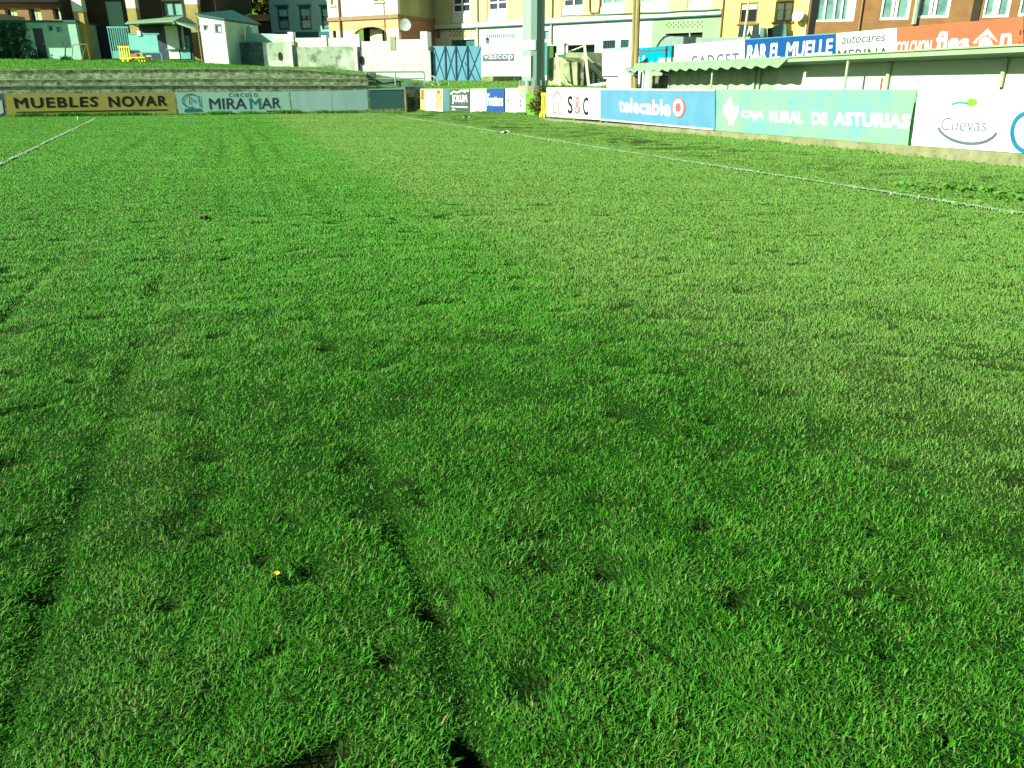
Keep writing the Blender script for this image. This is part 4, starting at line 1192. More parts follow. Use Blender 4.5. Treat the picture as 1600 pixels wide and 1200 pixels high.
for i, (a_, m_) in enumerate((((427, 53.5, 456, 90), 'old_plaster_light'), ((459, 59, 505, 90), 'old_plaster_light'), ((511, 59, 557, 90), 'old_plaster_light'), ((563, 64.5, 611, 100), 'old_plaster_light'), ((618, 61.5, 662, 130), 'old_plaster_light'))):
    MB().pbox(FT, *a_, -.22, -.002 * i).build('panel', M[m_], t)
for a_ in ((452, 50, 460, 90), (504, 55.5, 511.5, 90), (556, 53.5, 563, 100), (662, 50, 672.5, 132)):
    MB().pbox(FT, *a_, -.3, .5 if a_[0] == 662 else .08).build('pillar', M['white'], t)
MB().pbox(FT, 610.5, 57, 618.5, 100, -.24, .03).build('pillar', M['concrete'], t)

# ---------------------------------------------------------------- red tiled outhouse, hillside trees
FO2 = facade(378, 66, 425, 66, 45, 45)
t = thing('tiled_outhouse', 'small dark outhouse with an orange tiled roof beside the teal house', 'outhouse', FO2.pt(1, 3))
u0, u1, z0, z1 = prect(FO2, 378, 33, 423, 56)
MB().box(FO2, u0 + .1, u1 - .05, 0, z1 - .004, -3, 0).build('wall', M['dark_brown'], t)
zr = FO2.uz(400, 25)[1]
m = MB(); P = FO2.pt
m.hexa([P(u0, z1, .25), P(u1, z1, .25), P(u1, zr + .05, -1.3), P(u0 + .4, zr + .05, -1.3), P(u0, z1 + .12, .25), P(u1, z1 + .12, .25), P(u1, zr + .22, -1.3), P(u0 + .4, zr + .22, -1.3)])
m.hexa([P(u0, z1, -3.2), P(u1, z1, -3.2), P(u1, zr + .05, -1.31), P(u0 + .4, zr + .05, -1.31), P(u0, z1 + .12, -3.2), P(u1, z1 + .12, -3.2), P(u1, zr + .22, -1.31), P(u0 + .4, zr + .22, -1.31)])
rf = m.build('roof', M['tile'], t)
m = MB(); m.tube(P(u0, z1 + .1, .2), P(u0 + .4, zr + .2, -1.3), .12); m.build('ridge', M['ridge'], rf)

def tree(label, x, y, z, hgt, rad, seed, n, size, mt='leaf'):
    r_ = np.random.RandomState(seed)
    t = thing('hillside_tree', label, 'tree', (x, y, z), None)
    s_ = MB(); s_.tube((x, y, z), (x + .2, y, z + hgt * .5), .22, .12, 8)
    for k in range(5):
        a = k * 1.3 + seed
        s_.tube((x + .15, y, z + hgt * .35), (x + math.cos(a) * rad * .6, y + math.sin(a) * rad * .5, z + hgt * (.6 + .06 * k)), .09, .03, 6)
    s_.build('trunk', M['bark'], t)
    cl = r_.normal(size=(26, 3)) * np.array([rad * .42, rad * .42, hgt * .2]) + np.array([x, y, z + hgt * .6])
    k = r_.randint(0, 26, n)
    p = cl[k] + r_.normal(size=(n, 3)) * rad * .17
    leafy('crown', p, size, M[mt], t, seed)
tree('tall green hillside tree above the white shed roof', -26.2, 76, 6, 11, 4.2, 3, 5200, .22)
tree('yellow green tree between the white shed and the teal house', -22.3, 75, 4, 9, 3.2, 8, 4200, .2, 'leaf_bush')
tree('dark rounded tree behind the orange tiled outhouse', -19.5, 80, 5, 10, 4.0, 12, 4600, .22)
hb = MB(); n = 24
for i in range(n + 1):
    for j in range(9):
        X = -60 + i * 4.2; Y = 74 + j * 9
        hb.v.append((X, Y, -0.5 + (j * 3.4 + 1.5 * math.sin(i * .9 + j)) if j else -0.5))
for i in range(n):
    for j in range(8):
        a = i * 9 + j; hb.f.append((a, a + 9, a + 10, a + 1))
o = hb.build('hills', M['terrace_turf'], smooth=True); tag(o, kind='structure')

# ---------------------------------------------------------------- teal house
FT2 = facade(420, 66, 520, 64.5, 50, 50)
t = thing('teal_house', 'teal rendered house with three tall dark framed windows', 'house', FT2.pt(3, 0))
u0 = FT2.uz(422.5, 30)[0]; u1 = FT2.uz(521, 30)[0]
zc = FT2.uz(470, 48)[1]
ws = [(433.5, 10.5, 451, 47), (468, 10, 486, 46.5), (502, 10, 520, 46)]
holes = [prect(FT2, *w_) for w_ in ws]
MB().wall(FT2, u0, u1 + 1.0, 0, 13, holes, -.3, 0).build('wall', M['teal_house'], t)
for w_ in ws:
    h_ = window(FT2, *w_, t, M['teal_dark'], M['glass'], (.5,), (.42,), fw=.13, o=-.12)
    MB().box(FT2, h_[0] + .14, h_[1] - .14, h_[2] + .14, h_[2] + (h_[3] - h_[2]) * .40, -.155, -.1).build('lower_panel', M['glass_teal'], t)
    MB().box(FT2, h_[0] + .14, h_[1] - .14, h_[3] - (h_[3] - h_[2]) * .4, h_[3] - .2, -.155, -.1).build('roller_blind', M['teal_house'], t)
    m = MB(); m.box(FT2, h_[0] - .1, h_[1] + .1, h_[3] + .002, h_[3] + .14, -.02, .06); m.build('lintel', M['teal_dark'], t)
MB().box(FT2, u0 - .1, u1 + 1, zc - .55, zc - .1, .0, .12).build('cornice', M['teal_dark'], t)
MB().pbox(FT2, 472, 57, 488, 66, .001, .03).build('panel', M['teal_dark'], t)
m = MB(); m.box(FT2, u0 - .3, u1 + 1.2, 13.0, 13.3, -7, .4); m.build('roof', M['tile'], t)
MB().box(FT2, u0, u0 + .3, 0, 12.99, -7, -.31).build('side_wall', M['teal_house'], t)

# ---------------------------------------------------------------- peach house
FC = facade(515, 61.5, 622, 58.6, 64, 64)
t = thing('peach_house', 'cream and peach corner house with dark arches and a brown downpipe', 'house', FC.pt(3, 0))
u0 = FC.uz(513, 30)[0]; u1 = FC.uz(622, 30)[0]
zs1 = FC.uz(570, 27)[1]; zs2 = FC.uz(570, 46)[1]
a1 = prect(FC, 520, 48, 525.5, 60); wd1 = prect(FC, 516, -12, 522, 8.5); wd2 = prect(FC, 584, -16, 598, 2.5)
MB().wall(FC, u0, u1, zs1, 12.5, [wd1, wd2], -.3, 0).build('upper_wall', M['cream'], t)
arc = []
aL, aR, az0, az1 = prect(FC, 552.5, 42, 604, 66)
MB().wall(FC, u0, u1, zs2, zs1 - .004, [(aL, aR, az0 - 3, az1)], -.3, -.002).build('middle_wall', M['peach'], t)
MB().wall(FC, u0, u1, 0, zs2 - .004, [a1, (aL, aR, az0 - 3, az1)], -.3, -.004).build('lower_wall', M['base_peach'], t)
m = MB()
for i in range(13):
    a_ = math.pi * i / 12
    arc.append((aL + (aR - aL) * (.5 - .5 * math.cos(a_)), az1 - .55 + .55 * math.sin(a_)))
m.prism(FC, [(aL, az1 + .001), *arc, (aR, az1 + .001)], -.28, -.02); m.build('arch_head', M['peach'], t)
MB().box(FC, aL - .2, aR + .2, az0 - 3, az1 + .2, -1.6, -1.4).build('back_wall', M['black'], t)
dpx = prect(FC, 568, 44, 587, 66); MB().box(FC, dpx[0], dpx[1], dpx[2] - 1.5, dpx[3], -.9, -.75).build('door', M['cream_frame'], t)
m = MB(); uu, _, zz, zz1 = prect(FC, 588, 46, 602, 66)
window(FC, 516, -12, 522, 8.5, t, M['cream_frame'], M['brown_frame'], (.5,), fw=.06, sill=M['cream_old'])
window(FC, 584, -16, 598, 2.5, t, M['cream_frame'], M['glass'], (.5,), fw=.06, sill=M['cream_old'])
window(FC, 520, 48, 525.5, 60, t, M['trim_brown'], M['glass'], fw=.05)
MB().box(FC, u0 - .05, u1 + .06, zs1 - .16, zs1 + .1, .001, .1).build('string_course', M['trim_brown'], t)
ud = FC.uz(532, 30)[0]
m = MB(); m.tube(FC.pt(ud, 0, .1), FC.pt(ud, 12.4, .1), .075); m.build('downpipe', M['trim_brown'], t)
ud = FC.uz(601, 30)[0]
m = MB(); m.tube(FC.pt(ud, 1, .05), FC.pt(ud, 12.4, .05), .025); m.build('cable', M['trim_brown'], t)
FCs = FC.side(u1, 7.0)
zz = zs1
MB().box(FCs, .31, 7, zz, 12.5, -.3, 0).build('side_wall', M['cream_shaded'], t)
MB().box(FCs, .31, 7, 0, zz - .004, -.3, -.01).build('side_base', M['peach_shaded'], t)
MB().box(FCs, -.05, 7, zz - .12, zz + .08, .002, .07).build('string_course', M['trim_brown'], t)
MB().box(FC, u0 - .4, u1 + .4, 12.5, 12.8, -7.4, .5).build('roof', M['tile'], t)

def dish(label, c, rad, to, mount, mt='dish'):
    t = thing('satellite_dish', label, 'satellite dish', mount)
    c = Vector(c); to = Vector(to).normalized()
    x = to.orthogonal().normalized(); y = to.cross(x)
    m = MB(); R_ = 6; N_ = 20
    for s_, off in ((1, 0), (1, .015)):
        b0 = len(m.v)
        m.v.append(tuple(c - to * (rad * .18 + off)))
        for k in range(1, R_ + 1):
            q = k / R_
            for i in range(N_):
                a = 2 * math.pi * i / N_
                m.v.append(tuple(c + (x * math.cos(a) + y * math.sin(a)) * rad * q - to * (rad * .18 * (1 - q * q) + off)))
        for i in range(N_): m.f.append((b0, b0 + 1 + i, b0 + 1 + (i + 1) % N_))
        for k in range(R_ - 1):
            for i in range(N_):
                p = b0 + 1 + k * N_; j = (i + 1) % N_
                m.f.append((p + i, p + N_ + i, p + N_ + j, p + j))
    m.build('reflector', M[mt], t, smooth=True)
    m = MB(); m.tube(mount, tuple(c - to * (rad * .2)), .03); m.build('bracket', M['galv'], t)
    m = MB(); m.tube(tuple(c - x * rad * .9), tuple(c + to * rad * .8), .015); m.tube(tuple(c + to * rad * .75), tuple(c + to * rad * .95), .04); m.build('feed_arm', M['galv'], t)
cp = FCs.uz(633, 38.5, .5); dish('pale round satellite dish on the shaded side of the peach house', FCs.pt(cp[0], cp[1], .5), .40, (.1, -1, .15), FCs.pt(cp[0] + .1, cp[1] - .45, -.02))

# ---------------------------------------------------------------- long ochre building
FY = facade(640, 64.0, 1130, 50, 35, 16)
t = thing('ochre_building', 'long ochre apartment building over a white rendered ground storey', 'building', FY.pt(10, 0))
uL = FY.uz(640, 30)[0]; uR = FY.uz(1128, 20)[0]
zc = FY.uz(880, 28)[1]
ws = [(707, -32, 735, 20), (763, -34, 793, 16.5), (880.5, -40, 913, 11), (941, -42, 977, 7.5), (1001, -44, 1046, 4), (1079, -46, 1114, 2)]
holes = [prect(FY, *w_) for w_ in ws]
zc0 = zc + .02
MB().wall(FY, uL, uR, zc0, 13, holes, -.3, 0).build('upper_wall', M['ochre'], t)
for w_, h_ in zip(ws, holes):
    window(FY, *w_, t, M['white_frame'], M['glass'] if w_[0] in (707, 763, 880.5) else M['glass_teal'], (.5,), (.26,), fw=.11, o=-.06)
    MB().box(FY, h_[0] - .05, h_[1] + .05, zc0 + .05, h_[2] - .05, .001, .03).build('apron_panel', M['pale_green'], t)
    MB().box(FY, h_[0] - .45, h_[0] - .1, zc0 + .05, 12.9, .001, .05).build('pilaster', M['ochre'], t)
MB().box(FY, uL, uR, zc - .28, zc, -.1, .14).build('cornice', M['pale_green'], t)
MB().box(FY, uL, uR, zc - .36, zc - .284, -.1, .18).build('cornice_lip', M['teal_dark'], t)
def lower(x0, x1, m_, holes_=()):
    a_ = FY.uz(x0, 60)[0]; b_ = FY.uz(x1, 60)[0]
    MB().wall(FY, a_, b_, -0.5, zc - .365, list(holes_), -.3, 0).build('lower_wall', M[m_], t)
hg = prect(FY, 705, 62, 742, 90)
lower(640, 749.5, 'cream_old', [hg])
MB().box(FY, *hg, -.25, -.15).build('garage_door', M['teal_dark'], t)
hA = prect(FY, 848, 70, 930, 100); hB = prect(FY, 942, 63, 961.5, 77); hC = prect(FY, 969.5, 62, 982.5, 76); hV = prect(FY, 850, 48, 857.5, 61)
hA = (FY.uz(855, 80)[0], FY.uz(929, 80)[0], -0.4, FY.uz(900, 70)[1])
lower(749.6, 1018, 'render_white', [hA, hB, hC, hV])
MB().box(FY, *hA, -.9, -.8).build('passage_wall', M['teal_dark'], t)
for h_ in (hB, hC):
    g_ = MB().box(FY, *h_, -.2, -.15).build('window', M['black'], t)
    m = MB(); k = 7
    for i in range(k): 
        u = h_[0] + (h_[1] - h_[0]) * (i + .5) / k; m.box(FY, u - .02, u + .02, h_[2], h_[3], -.08, -.05)
    m.build('grille', M['teal_dark'], g_)
MB().box(FY, *hV, -.2, -.12).build('vent', M['teal_metal'], t)
# slotted vent and lattice openings
m = MB()
for i in range(15):
    x = 761.5 + i * 3.0; m.pbox(FY, x, 53.5 - i * .05, x + 1.5, 59.5 - i * .07, .002, .012)
m.build('vent_slots', M['teal_dark'], t)
m = MB()
for i in range(8):
    for j in range(3):
        x = 703.5 + i * 5.6 + (2.8 if j == 1 else 0); y = 49.2 + j * 3.4
        m.ppoly(FY, [(x - 1.3, y), (x, y - 2.0), (x + 1.3, y), (x, y + 2.0)], .002, .012)
m.build('lattice', M['trim_brown'], t)
lower(1018.1, 1128, 'green_render', [prect(FY, 1039, 51.5, 1096, 95)])
g2 = prect(FY, 1039, 51.5, 1096, 95); MB().box(FY, *g2, -.25, -.2).build('garage_door', M['black'], t)
m = MB()
for i in range(8):
    for j in range(3):
        x = 1041.5 + i * 7.4 + (3.7 if j != 1 else 0); y = 35.8 + j * 3.3 - i * .2
        m.ppoly(FY, [(x - 1.3, y), (x, y - 2.2), (x + 1.3, y), (x, y + 2.2)], .002, .012)
m.build('lattice', M['letter_olive'], t)
for x, yt, ybm in ((746.5, 34, 72), (863, 26, 68)):
    u = FY.uz(x, 20)[0]
    mm = MB(); mm.tube(FY.pt(u, FY.uz(x, ybm)[1], .1), FY.pt(u, 12.9, .1), .06); mm.build('downpipe', M['cream'] if x == 746.5 else M['ochre'], t)
mm = MB(); q = [FY.pt(*FY.uz(px_, py_), .08) for px_, py_ in ((922, -10), (922, 14), (923, 20), (936, 20), (938, 8), (938, -10))]; mm.pipe(q, .05); mm.build('cable', M['trim_brown'], t)
mm = MB(); q = [FY.pt(*FY.uz(px_, py_), .22) for px_, py_ in ((880, 25.5), (895, 24.5), (905, 25), (960, 22.5), (1000, 21), (1040, 20), (1060, 18), (1100, 17), (1127, 15))]; mm.pipe(q, .03); mm.build('cable', M['teal_dark'], t)
MB().box(FY, uL, uR, 13.0, 13.3, -8, .4).build('roof', M['tile'], t)
MB().box(FY, uL - .3, uL - .002, -.5, 12.99, -8, 0).build('side_wall', M['ochre'], t)
# round niche sign on cream wall
mm = MB(); mm.ppoly(FY, ell(686, 54, 2.3, 6, n=14)[:-1], .01, .2)
o = mm.build('wall_lamp', M['trim_brown'], t)

# grey box canopy behind the signs
FG = facade(1028, 47, 1172, 41, 70, 60)
t = thing('curved_canopy', 'grey curved awning in front of the pale green wall', 'awning', FG.pt(3, 0))
pr = [(1026, 73), (1031, 65), (1038, 57.5), (1044, 56.5), (1095, 58.5), (1150, 58), (1172, 57), (1172, 80), (1026, 80)]
MB().ppoly(FG, pr, -1.2, 0).build('cover', M['galv'], t)
mm = MB(); mm.pipe([FG.pt(*FG.uz(x, y), .04) for x, y in ((1027, 73), (1032, 64), (1039, 57), (1045, 55.5))], .04); mm.build('edge', M['teal_dark'], t)
mm = MB(); mm.tube(FG.pt(*FG.uz(1067, 58), -.5), FG.pt(*FG.uz(1067, 49), -.5), .05); mm.build('post', M['galv'], t)

# ---------------------------------------------------------------- yellow house
FZ = facade(1127, 50, 1272, 47.2, 40, 40)
t = thing('yellow_house', 'bright yellow house with brown framed windows and laundry below them', 'house', FZ.pt(3, 0))
u0 = FZ.uz(1127, 30)[0] + .02; u1 = FZ.uz(1268, 25)[0]
ws = [(1156, 4, 1184, 36), (1211, 2, 1239, 33.5)]
holes = [prect(FZ, *w_) for w_ in ws]
MB().wall(FZ, u0, u1, -0.5, 12, holes, -.3, 0).build('wall', M['yellow'], t)
window(FZ, *ws[0], t, M['brown_frame'], M['black'], (), fw=.09, o=-.08, sill=M['brown_frame'], blind=.33)
window(FZ, *ws[1], t, M['brown_frame'], M['curtain'], (.5,), fw=.09, o=-.08, sill=M['brown_frame'], blind=.4)
MB().box(FZ, u0, u1, 12, 12.3, -7, .4).build('roof', M['tile'], t)
for x in (1262.5, 1266):
    mm = MB(); u = FZ.uz(x, 20)[0]; mm.tube(FZ.pt(u, 0, .08), FZ.pt(u, 11.9, .08), .05); mm.build('downpipe', M['cream'] if x < 1264 else M['brown_frame'], t)
mm = MB(); u = FZ.uz(1127.5, 20)[0] + .08; mm.tube(FZ.pt(u, 0, .06), FZ.pt(u, 11.9, .06), .05); mm.build('downpipe', M['brown_frame'], t)
cp = FZ.uz(1246.5, 24, .45); dish('pale satellite dish between the yellow house window and its downpipe', FZ.pt(cp[0], cp[1], .45), .33, (-.75, -.85, .25), FZ.pt(cp[0] + .25, cp[1] - .35, .0))
# washing line
t = thing('washing_line', 'thin washing line stretched below the yellow house windows', 'washing line', FZ.pt(*FZ.uz(1155, 40), .5))
a_ = FZ.pt(*FZ.uz(1157, 38), .55); b_ = FZ.pt(*FZ.uz(1230, 36), .55)
mm = MB(); mm.tube(a_, b_, .012); mm.build('line', M['galv'], t)
mm = MB(); mm.tube(FZ.pt(*FZ.uz(1157, 38), -.1), a_, .02); mm.tube(FZ.pt(*FZ.uz(1230, 36), -.1), b_, .02); mm.build('arm', M['galv'], t)
GG = 'laundry under the yellow house windows'
Fz = FZ.off(.55)
clothes = [([(1155, 41), (1164, 38), (1169, 39), (1170, 62), (1152, 62)], 'cloth_dark', 'dark shirt hanging furthest left under the yellow house window', 'shirt'),
           ([(1170, 43), (1173, 42), (1176.5, 45), (1175, 56), (1171.5, 48), (1168.5, 56), (1167, 54)], 'cloth_light', 'pale grey trousers hanging among dark laundry', 'trousers'),
           ([(1176, 40), (1186, 40), (1186, 60), (1177, 60)], 'cloth_dark', 'dark top hanging right of the pale grey trousers', 'top'),
           ([(1188, 43), (1198, 44), (1199, 58), (1188, 59)], 'b_dark', 'slate grey towel hanging between dark clothes', 'towel'),
           ([(1199, 44), (1207, 43), (1208, 58), (1199, 58)], 'cloth_dark', 'dark square cloth hanging right of the slate grey towel', 'cloth'),
           ([(1207, 43), (1224, 36), (1228, 38), (1229, 57), (1208, 58)], 'b_dark', 'large dark sheet hanging furthest right on the washing line', 'sheet')]
for i, (pl, mt, lb, ct) in enumerate(clothes):
    o = MB().ppoly(Fz, pl, -.02 + .03 * (i % 2) + (.05 if mt == 'cloth_light' else 0), .0 + .03 * (i % 2) + (.05 if mt == 'cloth_light' else 0)).build('hanging_laundry', M[mt]); tag(o, lb, ct, GG)

# ---------------------------------------------------------------- red brick building
FX = facade(1272, 46.8, 1640, 44, 30, 30)
t = thing('brick_apartment_block', 'red brown brick apartment block with white framed windows', 'building', FX.pt(5, 0))
uL = FX.uz(1267, 25)[0]; uM = FX.uz(1344, 25)[0]; uR = FX.uz(1800, 25)[0]
ws = [(1379, -40, 1425, 31), (1437, -42, 1488, 28), (1541, -44, 1583, 27), (1597, -46, 1640, 25)]
holes = [prect(FX, *w_) for w_ in ws]
hb_ = prect(FX, 1270, -40, 1342, 34.5)
zf = hb_[2]
MB().wall(FX, uM, uR, -.5, 13, holes, -.3, 0).build('wall', M['brick_red'], t)
for w_ in ws:
    window(FX, *w_, t, M['white_frame'], M['glass_teal'], (.42, .55), fw=.13, o=-.05)
MB().wall(FX, uL + .3, uM - .004, -.5, 13, [(hb_[0] + .1, hb_[1] - .1, hb_[2], hb_[3])], -.28, -.02).build('wall', M['brick_red'], t)
window(FX, 1272, -40, 1342, 33.5, t, M['white_frame'], M['glass_teal'], (.28, .5, .66), fw=.1, o=-.08)
MB().box(FX, FX.uz(1322, 20)[0], FX.uz(1341, 20)[0], zf + .1, hb_[3] - .1, -.06, -.04).build('curtain', M['white'], t)
MB().box(FX, uL, uL + .29, -.5, 13, -1.5, -.03).build('side_wall', M['black'], t)
u = FX.uz(1426, 20)[0]
for x in (1429.5, 1432.8):
    mm = MB(); u = FX.uz(x, 15)[0]; mm.tube(FX.pt(u, FX.uz(x, 38)[1], .12), FX.pt(u, 12.9, .12), .07); mm.build('downpipe', M['cream_frame'] if x < 1431 else M['galv'], t)
ua_ = FX.uz(1519, 15)[0]; ub_ = FX.uz(1531, 15)[0]
MB().box(FX, ua_, ub_, -.4, 12.9, .002, .06).build('dark_strip', M['dark_brown'], t)  # dark brown strip set just proud of the brick
mm = MB(); u = FX.uz(1343, 35)[0]; mm.tube(FX.pt(u, zf - 1.4, .08), FX.pt(u, 12.9, .08), .04); mm.build('downpipe', M['trim_brown'], t)
MB().box(FX, uL, uR, 13, 13.3, -8, .4).build('roof', M['tile'], t)

# ---------------------------------------------------------------- gate, billboard, pylon and what stands by them
FGt = facade(672, 52.2, 752, 51.6, 127, 127)
t = thing('blue_gate', 'pale blue sheet metal double gate with dark cross bracing', 'gate', FGt.pt(*FGt.uz(713, 127)))
xs_ = [677, 696, 712.5, 730.5, 752]
mats_ = []
for i, (a_, b_) in enumerate(zip(xs_, xs_[1:])):
    MB().pbox(FGt, a_ + .2, 72, b_ - .2, 127, -.05, -.001 * i).build('leaf', M['gate_blue'], t)
mm = MB()
for x in xs_[1:4]:
    mm.pbox(FGt, x - .8, 71.6, x + .9, 127.5, .001, .05)
mm.build('post', M['gate_line'], t)
mm = MB()
for a_, b_ in zip(xs_, xs_[1:]):
    mm.stroke(FGt, [(a_ + 1, 74), (b_ - 1, 125)], .045, .02); mm.stroke(FGt, [(b_ - 1, 74), (a_ + 1, 125)], .045, .024)
mm.stroke(FGt, [(726, 97), (743.5, 127)], .04, .03)
mm.build('bracing', M['gate_line'], t)
MB().pbox(FGt, 671.5, 73, 677, 128, -.3, .06).build('gate_post', M['navy'], t)

FV = facade(752, 50.5, 850, 49.5, 120, 120)
t = thing('billboard', 'white billboard reading vascop in front of the white ground storey', 'billboard', FV.pt(*FV.uz(785, 125)))
MB().pbox(FV, 753, 68, 804.5, 119, -.06, 0).build('panel', M['white_vinyl'], t)
MB().pbox(FV, 805.2, 68.5, 850, 117.5, -.06, -.002).build('panel', M['white_vinyl'], t)
MB().ppoly(FV, [(754.5, 85.5), (803, 84), (803, 95), (754.5, 96)], .002, .008).build('band', M['letter_pale'], t)
letters(FV, 'vascop', [(756, 86.5), (801.5, 85.2), (801.5, 94.8), (756, 95.3)], M['letter_white'], t, bold=.03, o=.014)
mm = MB()
for x in (770, 802): mm.pbox(FV, x, 119.2, x + 1.6, 129, -.05, -.01)
mm.build('leg', M['gate_line'], t)
mm = MB(); mm.pbox(FV, 805, 67.2, 850, 68.4, -.08, .02); mm.build('top_edge', M['galv'], t)
mm = MB(); mm.pbox(FV, 759, 60, 764, 68, -.1, -.02); mm.pbox(FV, 756, 59, 762, 60, -.1, .1); mm.build('floodlight', M['b_dark'], t)
mm = MB(); mm.pbox(FV.off(-.6), 752, 119, 850, 130, -.3, 0); o = mm.build('low_wall', M['stone_yel']); tag(o, 'low lichen covered stone wall under the vascop billboard'.replace('vascop', 'white'), 'wall')

pc = at(833, 134, 40.0)
t = thing('floodlight_pylon', 'thick faceted grey steel floodlight pylon by the corner boards', 'pylon', pc)
rr = 16.3 / FPX * 40.5 * 1.02
m = MB(); m.tube((pc[0], pc[1], pc[2]), (pc[0], pc[1], 16), rr, rr * .82, 12, .26); m.build('shaft', M['pole_steel'], t)
m = MB(); m.tube((pc[0], pc[1], pc[2] - .35), (pc[0], pc[1], pc[2] - .004), rr * 1.3, rr * 1.3, 16); m.build('base_plate', M['concrete'], t)
for i in range(12):
    a_ = i * math.pi / 6 + .1
    m = MB(); bx, by = pc[0] + math.cos(a_) * rr * 1.14, pc[1] + math.sin(a_) * rr * 1.14
    m.tube((bx, by, pc[2] - .01), (bx, by, pc[2] + .25), .04, .04, 6); m.build('bolt', M['galv'], t)
FPy = Face((pc[0] - 1, pc[1] - rr - .02), (pc[0] + 1, pc[1] - rr - .02))
FPl = Face((pc[0] - rr * .98, pc[1] - rr * .05), (pc[0] - rr * .1, pc[1] - rr * 1.02))
def shell(r_, a0, a1, z0, z1, mat_, name):
    m = MB(); n_ = 14
    for i in range(n_ + 1):
        a_ = math.radians(a0 + (a1 - a0) * i / n_)
        for rr_ in (r_, r_ - .06):
            for z_ in (z0, z1): m.v.append((pc[0] + rr_ * math.cos(a_), pc[1] + rr_ * math.sin(a_), z_))
    for i in range(n_):
        p = i * 4; q = p + 4
        m.f += [(p, q, q + 1, p + 1), (p + 2, p + 3, q + 3, q + 2), (p + 1, q + 1, q + 3, p + 3), (p, p + 2, q + 2, q)]
    m.f += [(0, 1, 3, 2), (n_ * 4, n_ * 4 + 2, n_ * 4 + 3, n_ * 4 + 1)]
    return m.build(name, mat_, t)
zz1 = FPy.uz(826, 62.5)[1]; zz0 = FPy.uz(826, 78)[1]
shell(rr * 1.012, 180, 281, zz0, zz1, M['white'], 'band')
zz1 = FPy.uz(824, 88)[1]; zz0 = FPy.uz(824, 119.5)[1]
shell(rr * 1.014, 190, 256, zz0, zz1, M['white'], 'hatch')
shell(rr * 1.011, 256.6, 262, zz0 - .02, zz1 + .02, M['gate_line'], 'hatch_seam')
m = MB(); Fcb = facade(845, 43, 858, 43, 120, 120); m.pbox(Fcb, 847, 66, 855, 118, -.5, 0); 
o = m.build('steel_cabinet', M['teal_metal']); tag(o, 'tall narrow green grey cabinet right behind the pylon', 'cabinet')

# ruined steps, pale posts and rails by the pylon
FS_ = facade(855, 43.5, 960, 40.5, 135, 135)
t = thing('stone_stairs', 'old lichen covered stone stair block behind the red and black lettered board', 'stairs', FS_.pt(*FS_.uz(890, 135)))
MB().ppoly(FS_, [(858, 92), (862, 90), (876, 89), (888, 97), (902, 97), (902, 140), (857, 140)], -1.6, 0).build('side_wall', M['stone_yel'], t)
MB().ppoly(FS_.off(-1.7), [(884, 85), (888, 82), (913, 82), (925, 95), (941, 110), (941, 140), (884, 140)], -1.4, 0).build('steps', M['stone_yel'], t)
MB().ppoly(FS_.off(-.2), [(902, 99), (913, 95), (913, 140), (902, 140)], -.1, .0).build('dark_face', M['dirty_wall'], t)
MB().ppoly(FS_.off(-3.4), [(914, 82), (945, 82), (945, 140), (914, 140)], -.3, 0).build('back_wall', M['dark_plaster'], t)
mm = MB(); Q = FS_.off(-.4)
mm.stroke(Q, [(918, 90), (930, 105), (943, 119)], .10, .0); mm.stroke(Q, [(918, 100), (930, 113), (940, 124)], .06, .0)
mm = MB(); mm.tube(Q.pt(*Q.uz(916, 92)), Q.pt(*Q.uz(944, 119)), .06); mm.tube(Q.pt(*Q.uz(917, 98)), Q.pt(*Q.uz(941, 122)), .04)
mm.build('handrail', M['cream_frame'], t)
mm = MB(); mm.tube(Q.pt(*Q.uz(912, 72)), Q.pt(*Q.uz(884, 83)), .04); mm.tube(Q.pt(*Q.uz(878, 121), .6), Q.pt(*Q.uz(892, 137), .6), .05); mm.tube(Q.pt(*Q.uz(889, 118), .6), Q.pt(*Q.uz(908, 137), .6), .03); mm.build('rail', M['cream_frame'], t)
t = thing('goalpost_frame', 'pale timber frame of two leaning posts and a low white bar', 'frame', FS_.pt(*FS_.uz(890, 137), .8))
Q = FS_.off(.8)
for a_, b_ in (((869.5, 83), (875, 140)), ((913, 69), (920, 136))):
    mm = MB(); mm.tube(Q.pt(*Q.uz(*a_)), Q.pt(*Q.uz(*b_)), .085, .085, 4, .78); mm.build('post', M['cream'], t)
mm = MB(); mm.tube(Q.pt(*Q.uz(919, 135)), Q.pt(*Q.uz(948, 130.5)), .08, .08, 4, .78); mm.build('bar', M['white'], t)
mm = MB(); Qm = FS_.off(.3)
for i in range(13):
    x = 916 + i * 2.3
    mm.tube(Qm.pt(*Qm.uz(x, 106 + i * 1.2)), Qm.pt(*Qm.uz(x + 1, 133)), .012, .012, 4)
for i in range(8):
    y = 108 + i * 3.2
    mm.tube(Qm.pt(*Qm.uz(917, y)), Qm.pt(*Qm.uz(min(945, 920 + i * 3.4), y + 0.6)), .012, .012, 4)
mm.build('wire_mesh', M['mesh_wire'], t)
Q = FS_.off(.5)
t = thing('white_box', 'small white meter box on a post above the stone stair', 'box', Q.pt(*Q.uz(876, 90)))
MB().pbox(Q, 870, 69, 881, 85, -.25, 0).build('case', M['white'], t)
MB().pbox(Q, 869, 68, 884, 69, -.3, .04).build('lid', M['galv'], t)
MB().pbox(Q, 882.5, 70, 884.8, 83, -.2, -.1).build('pipe', M['white'], t)

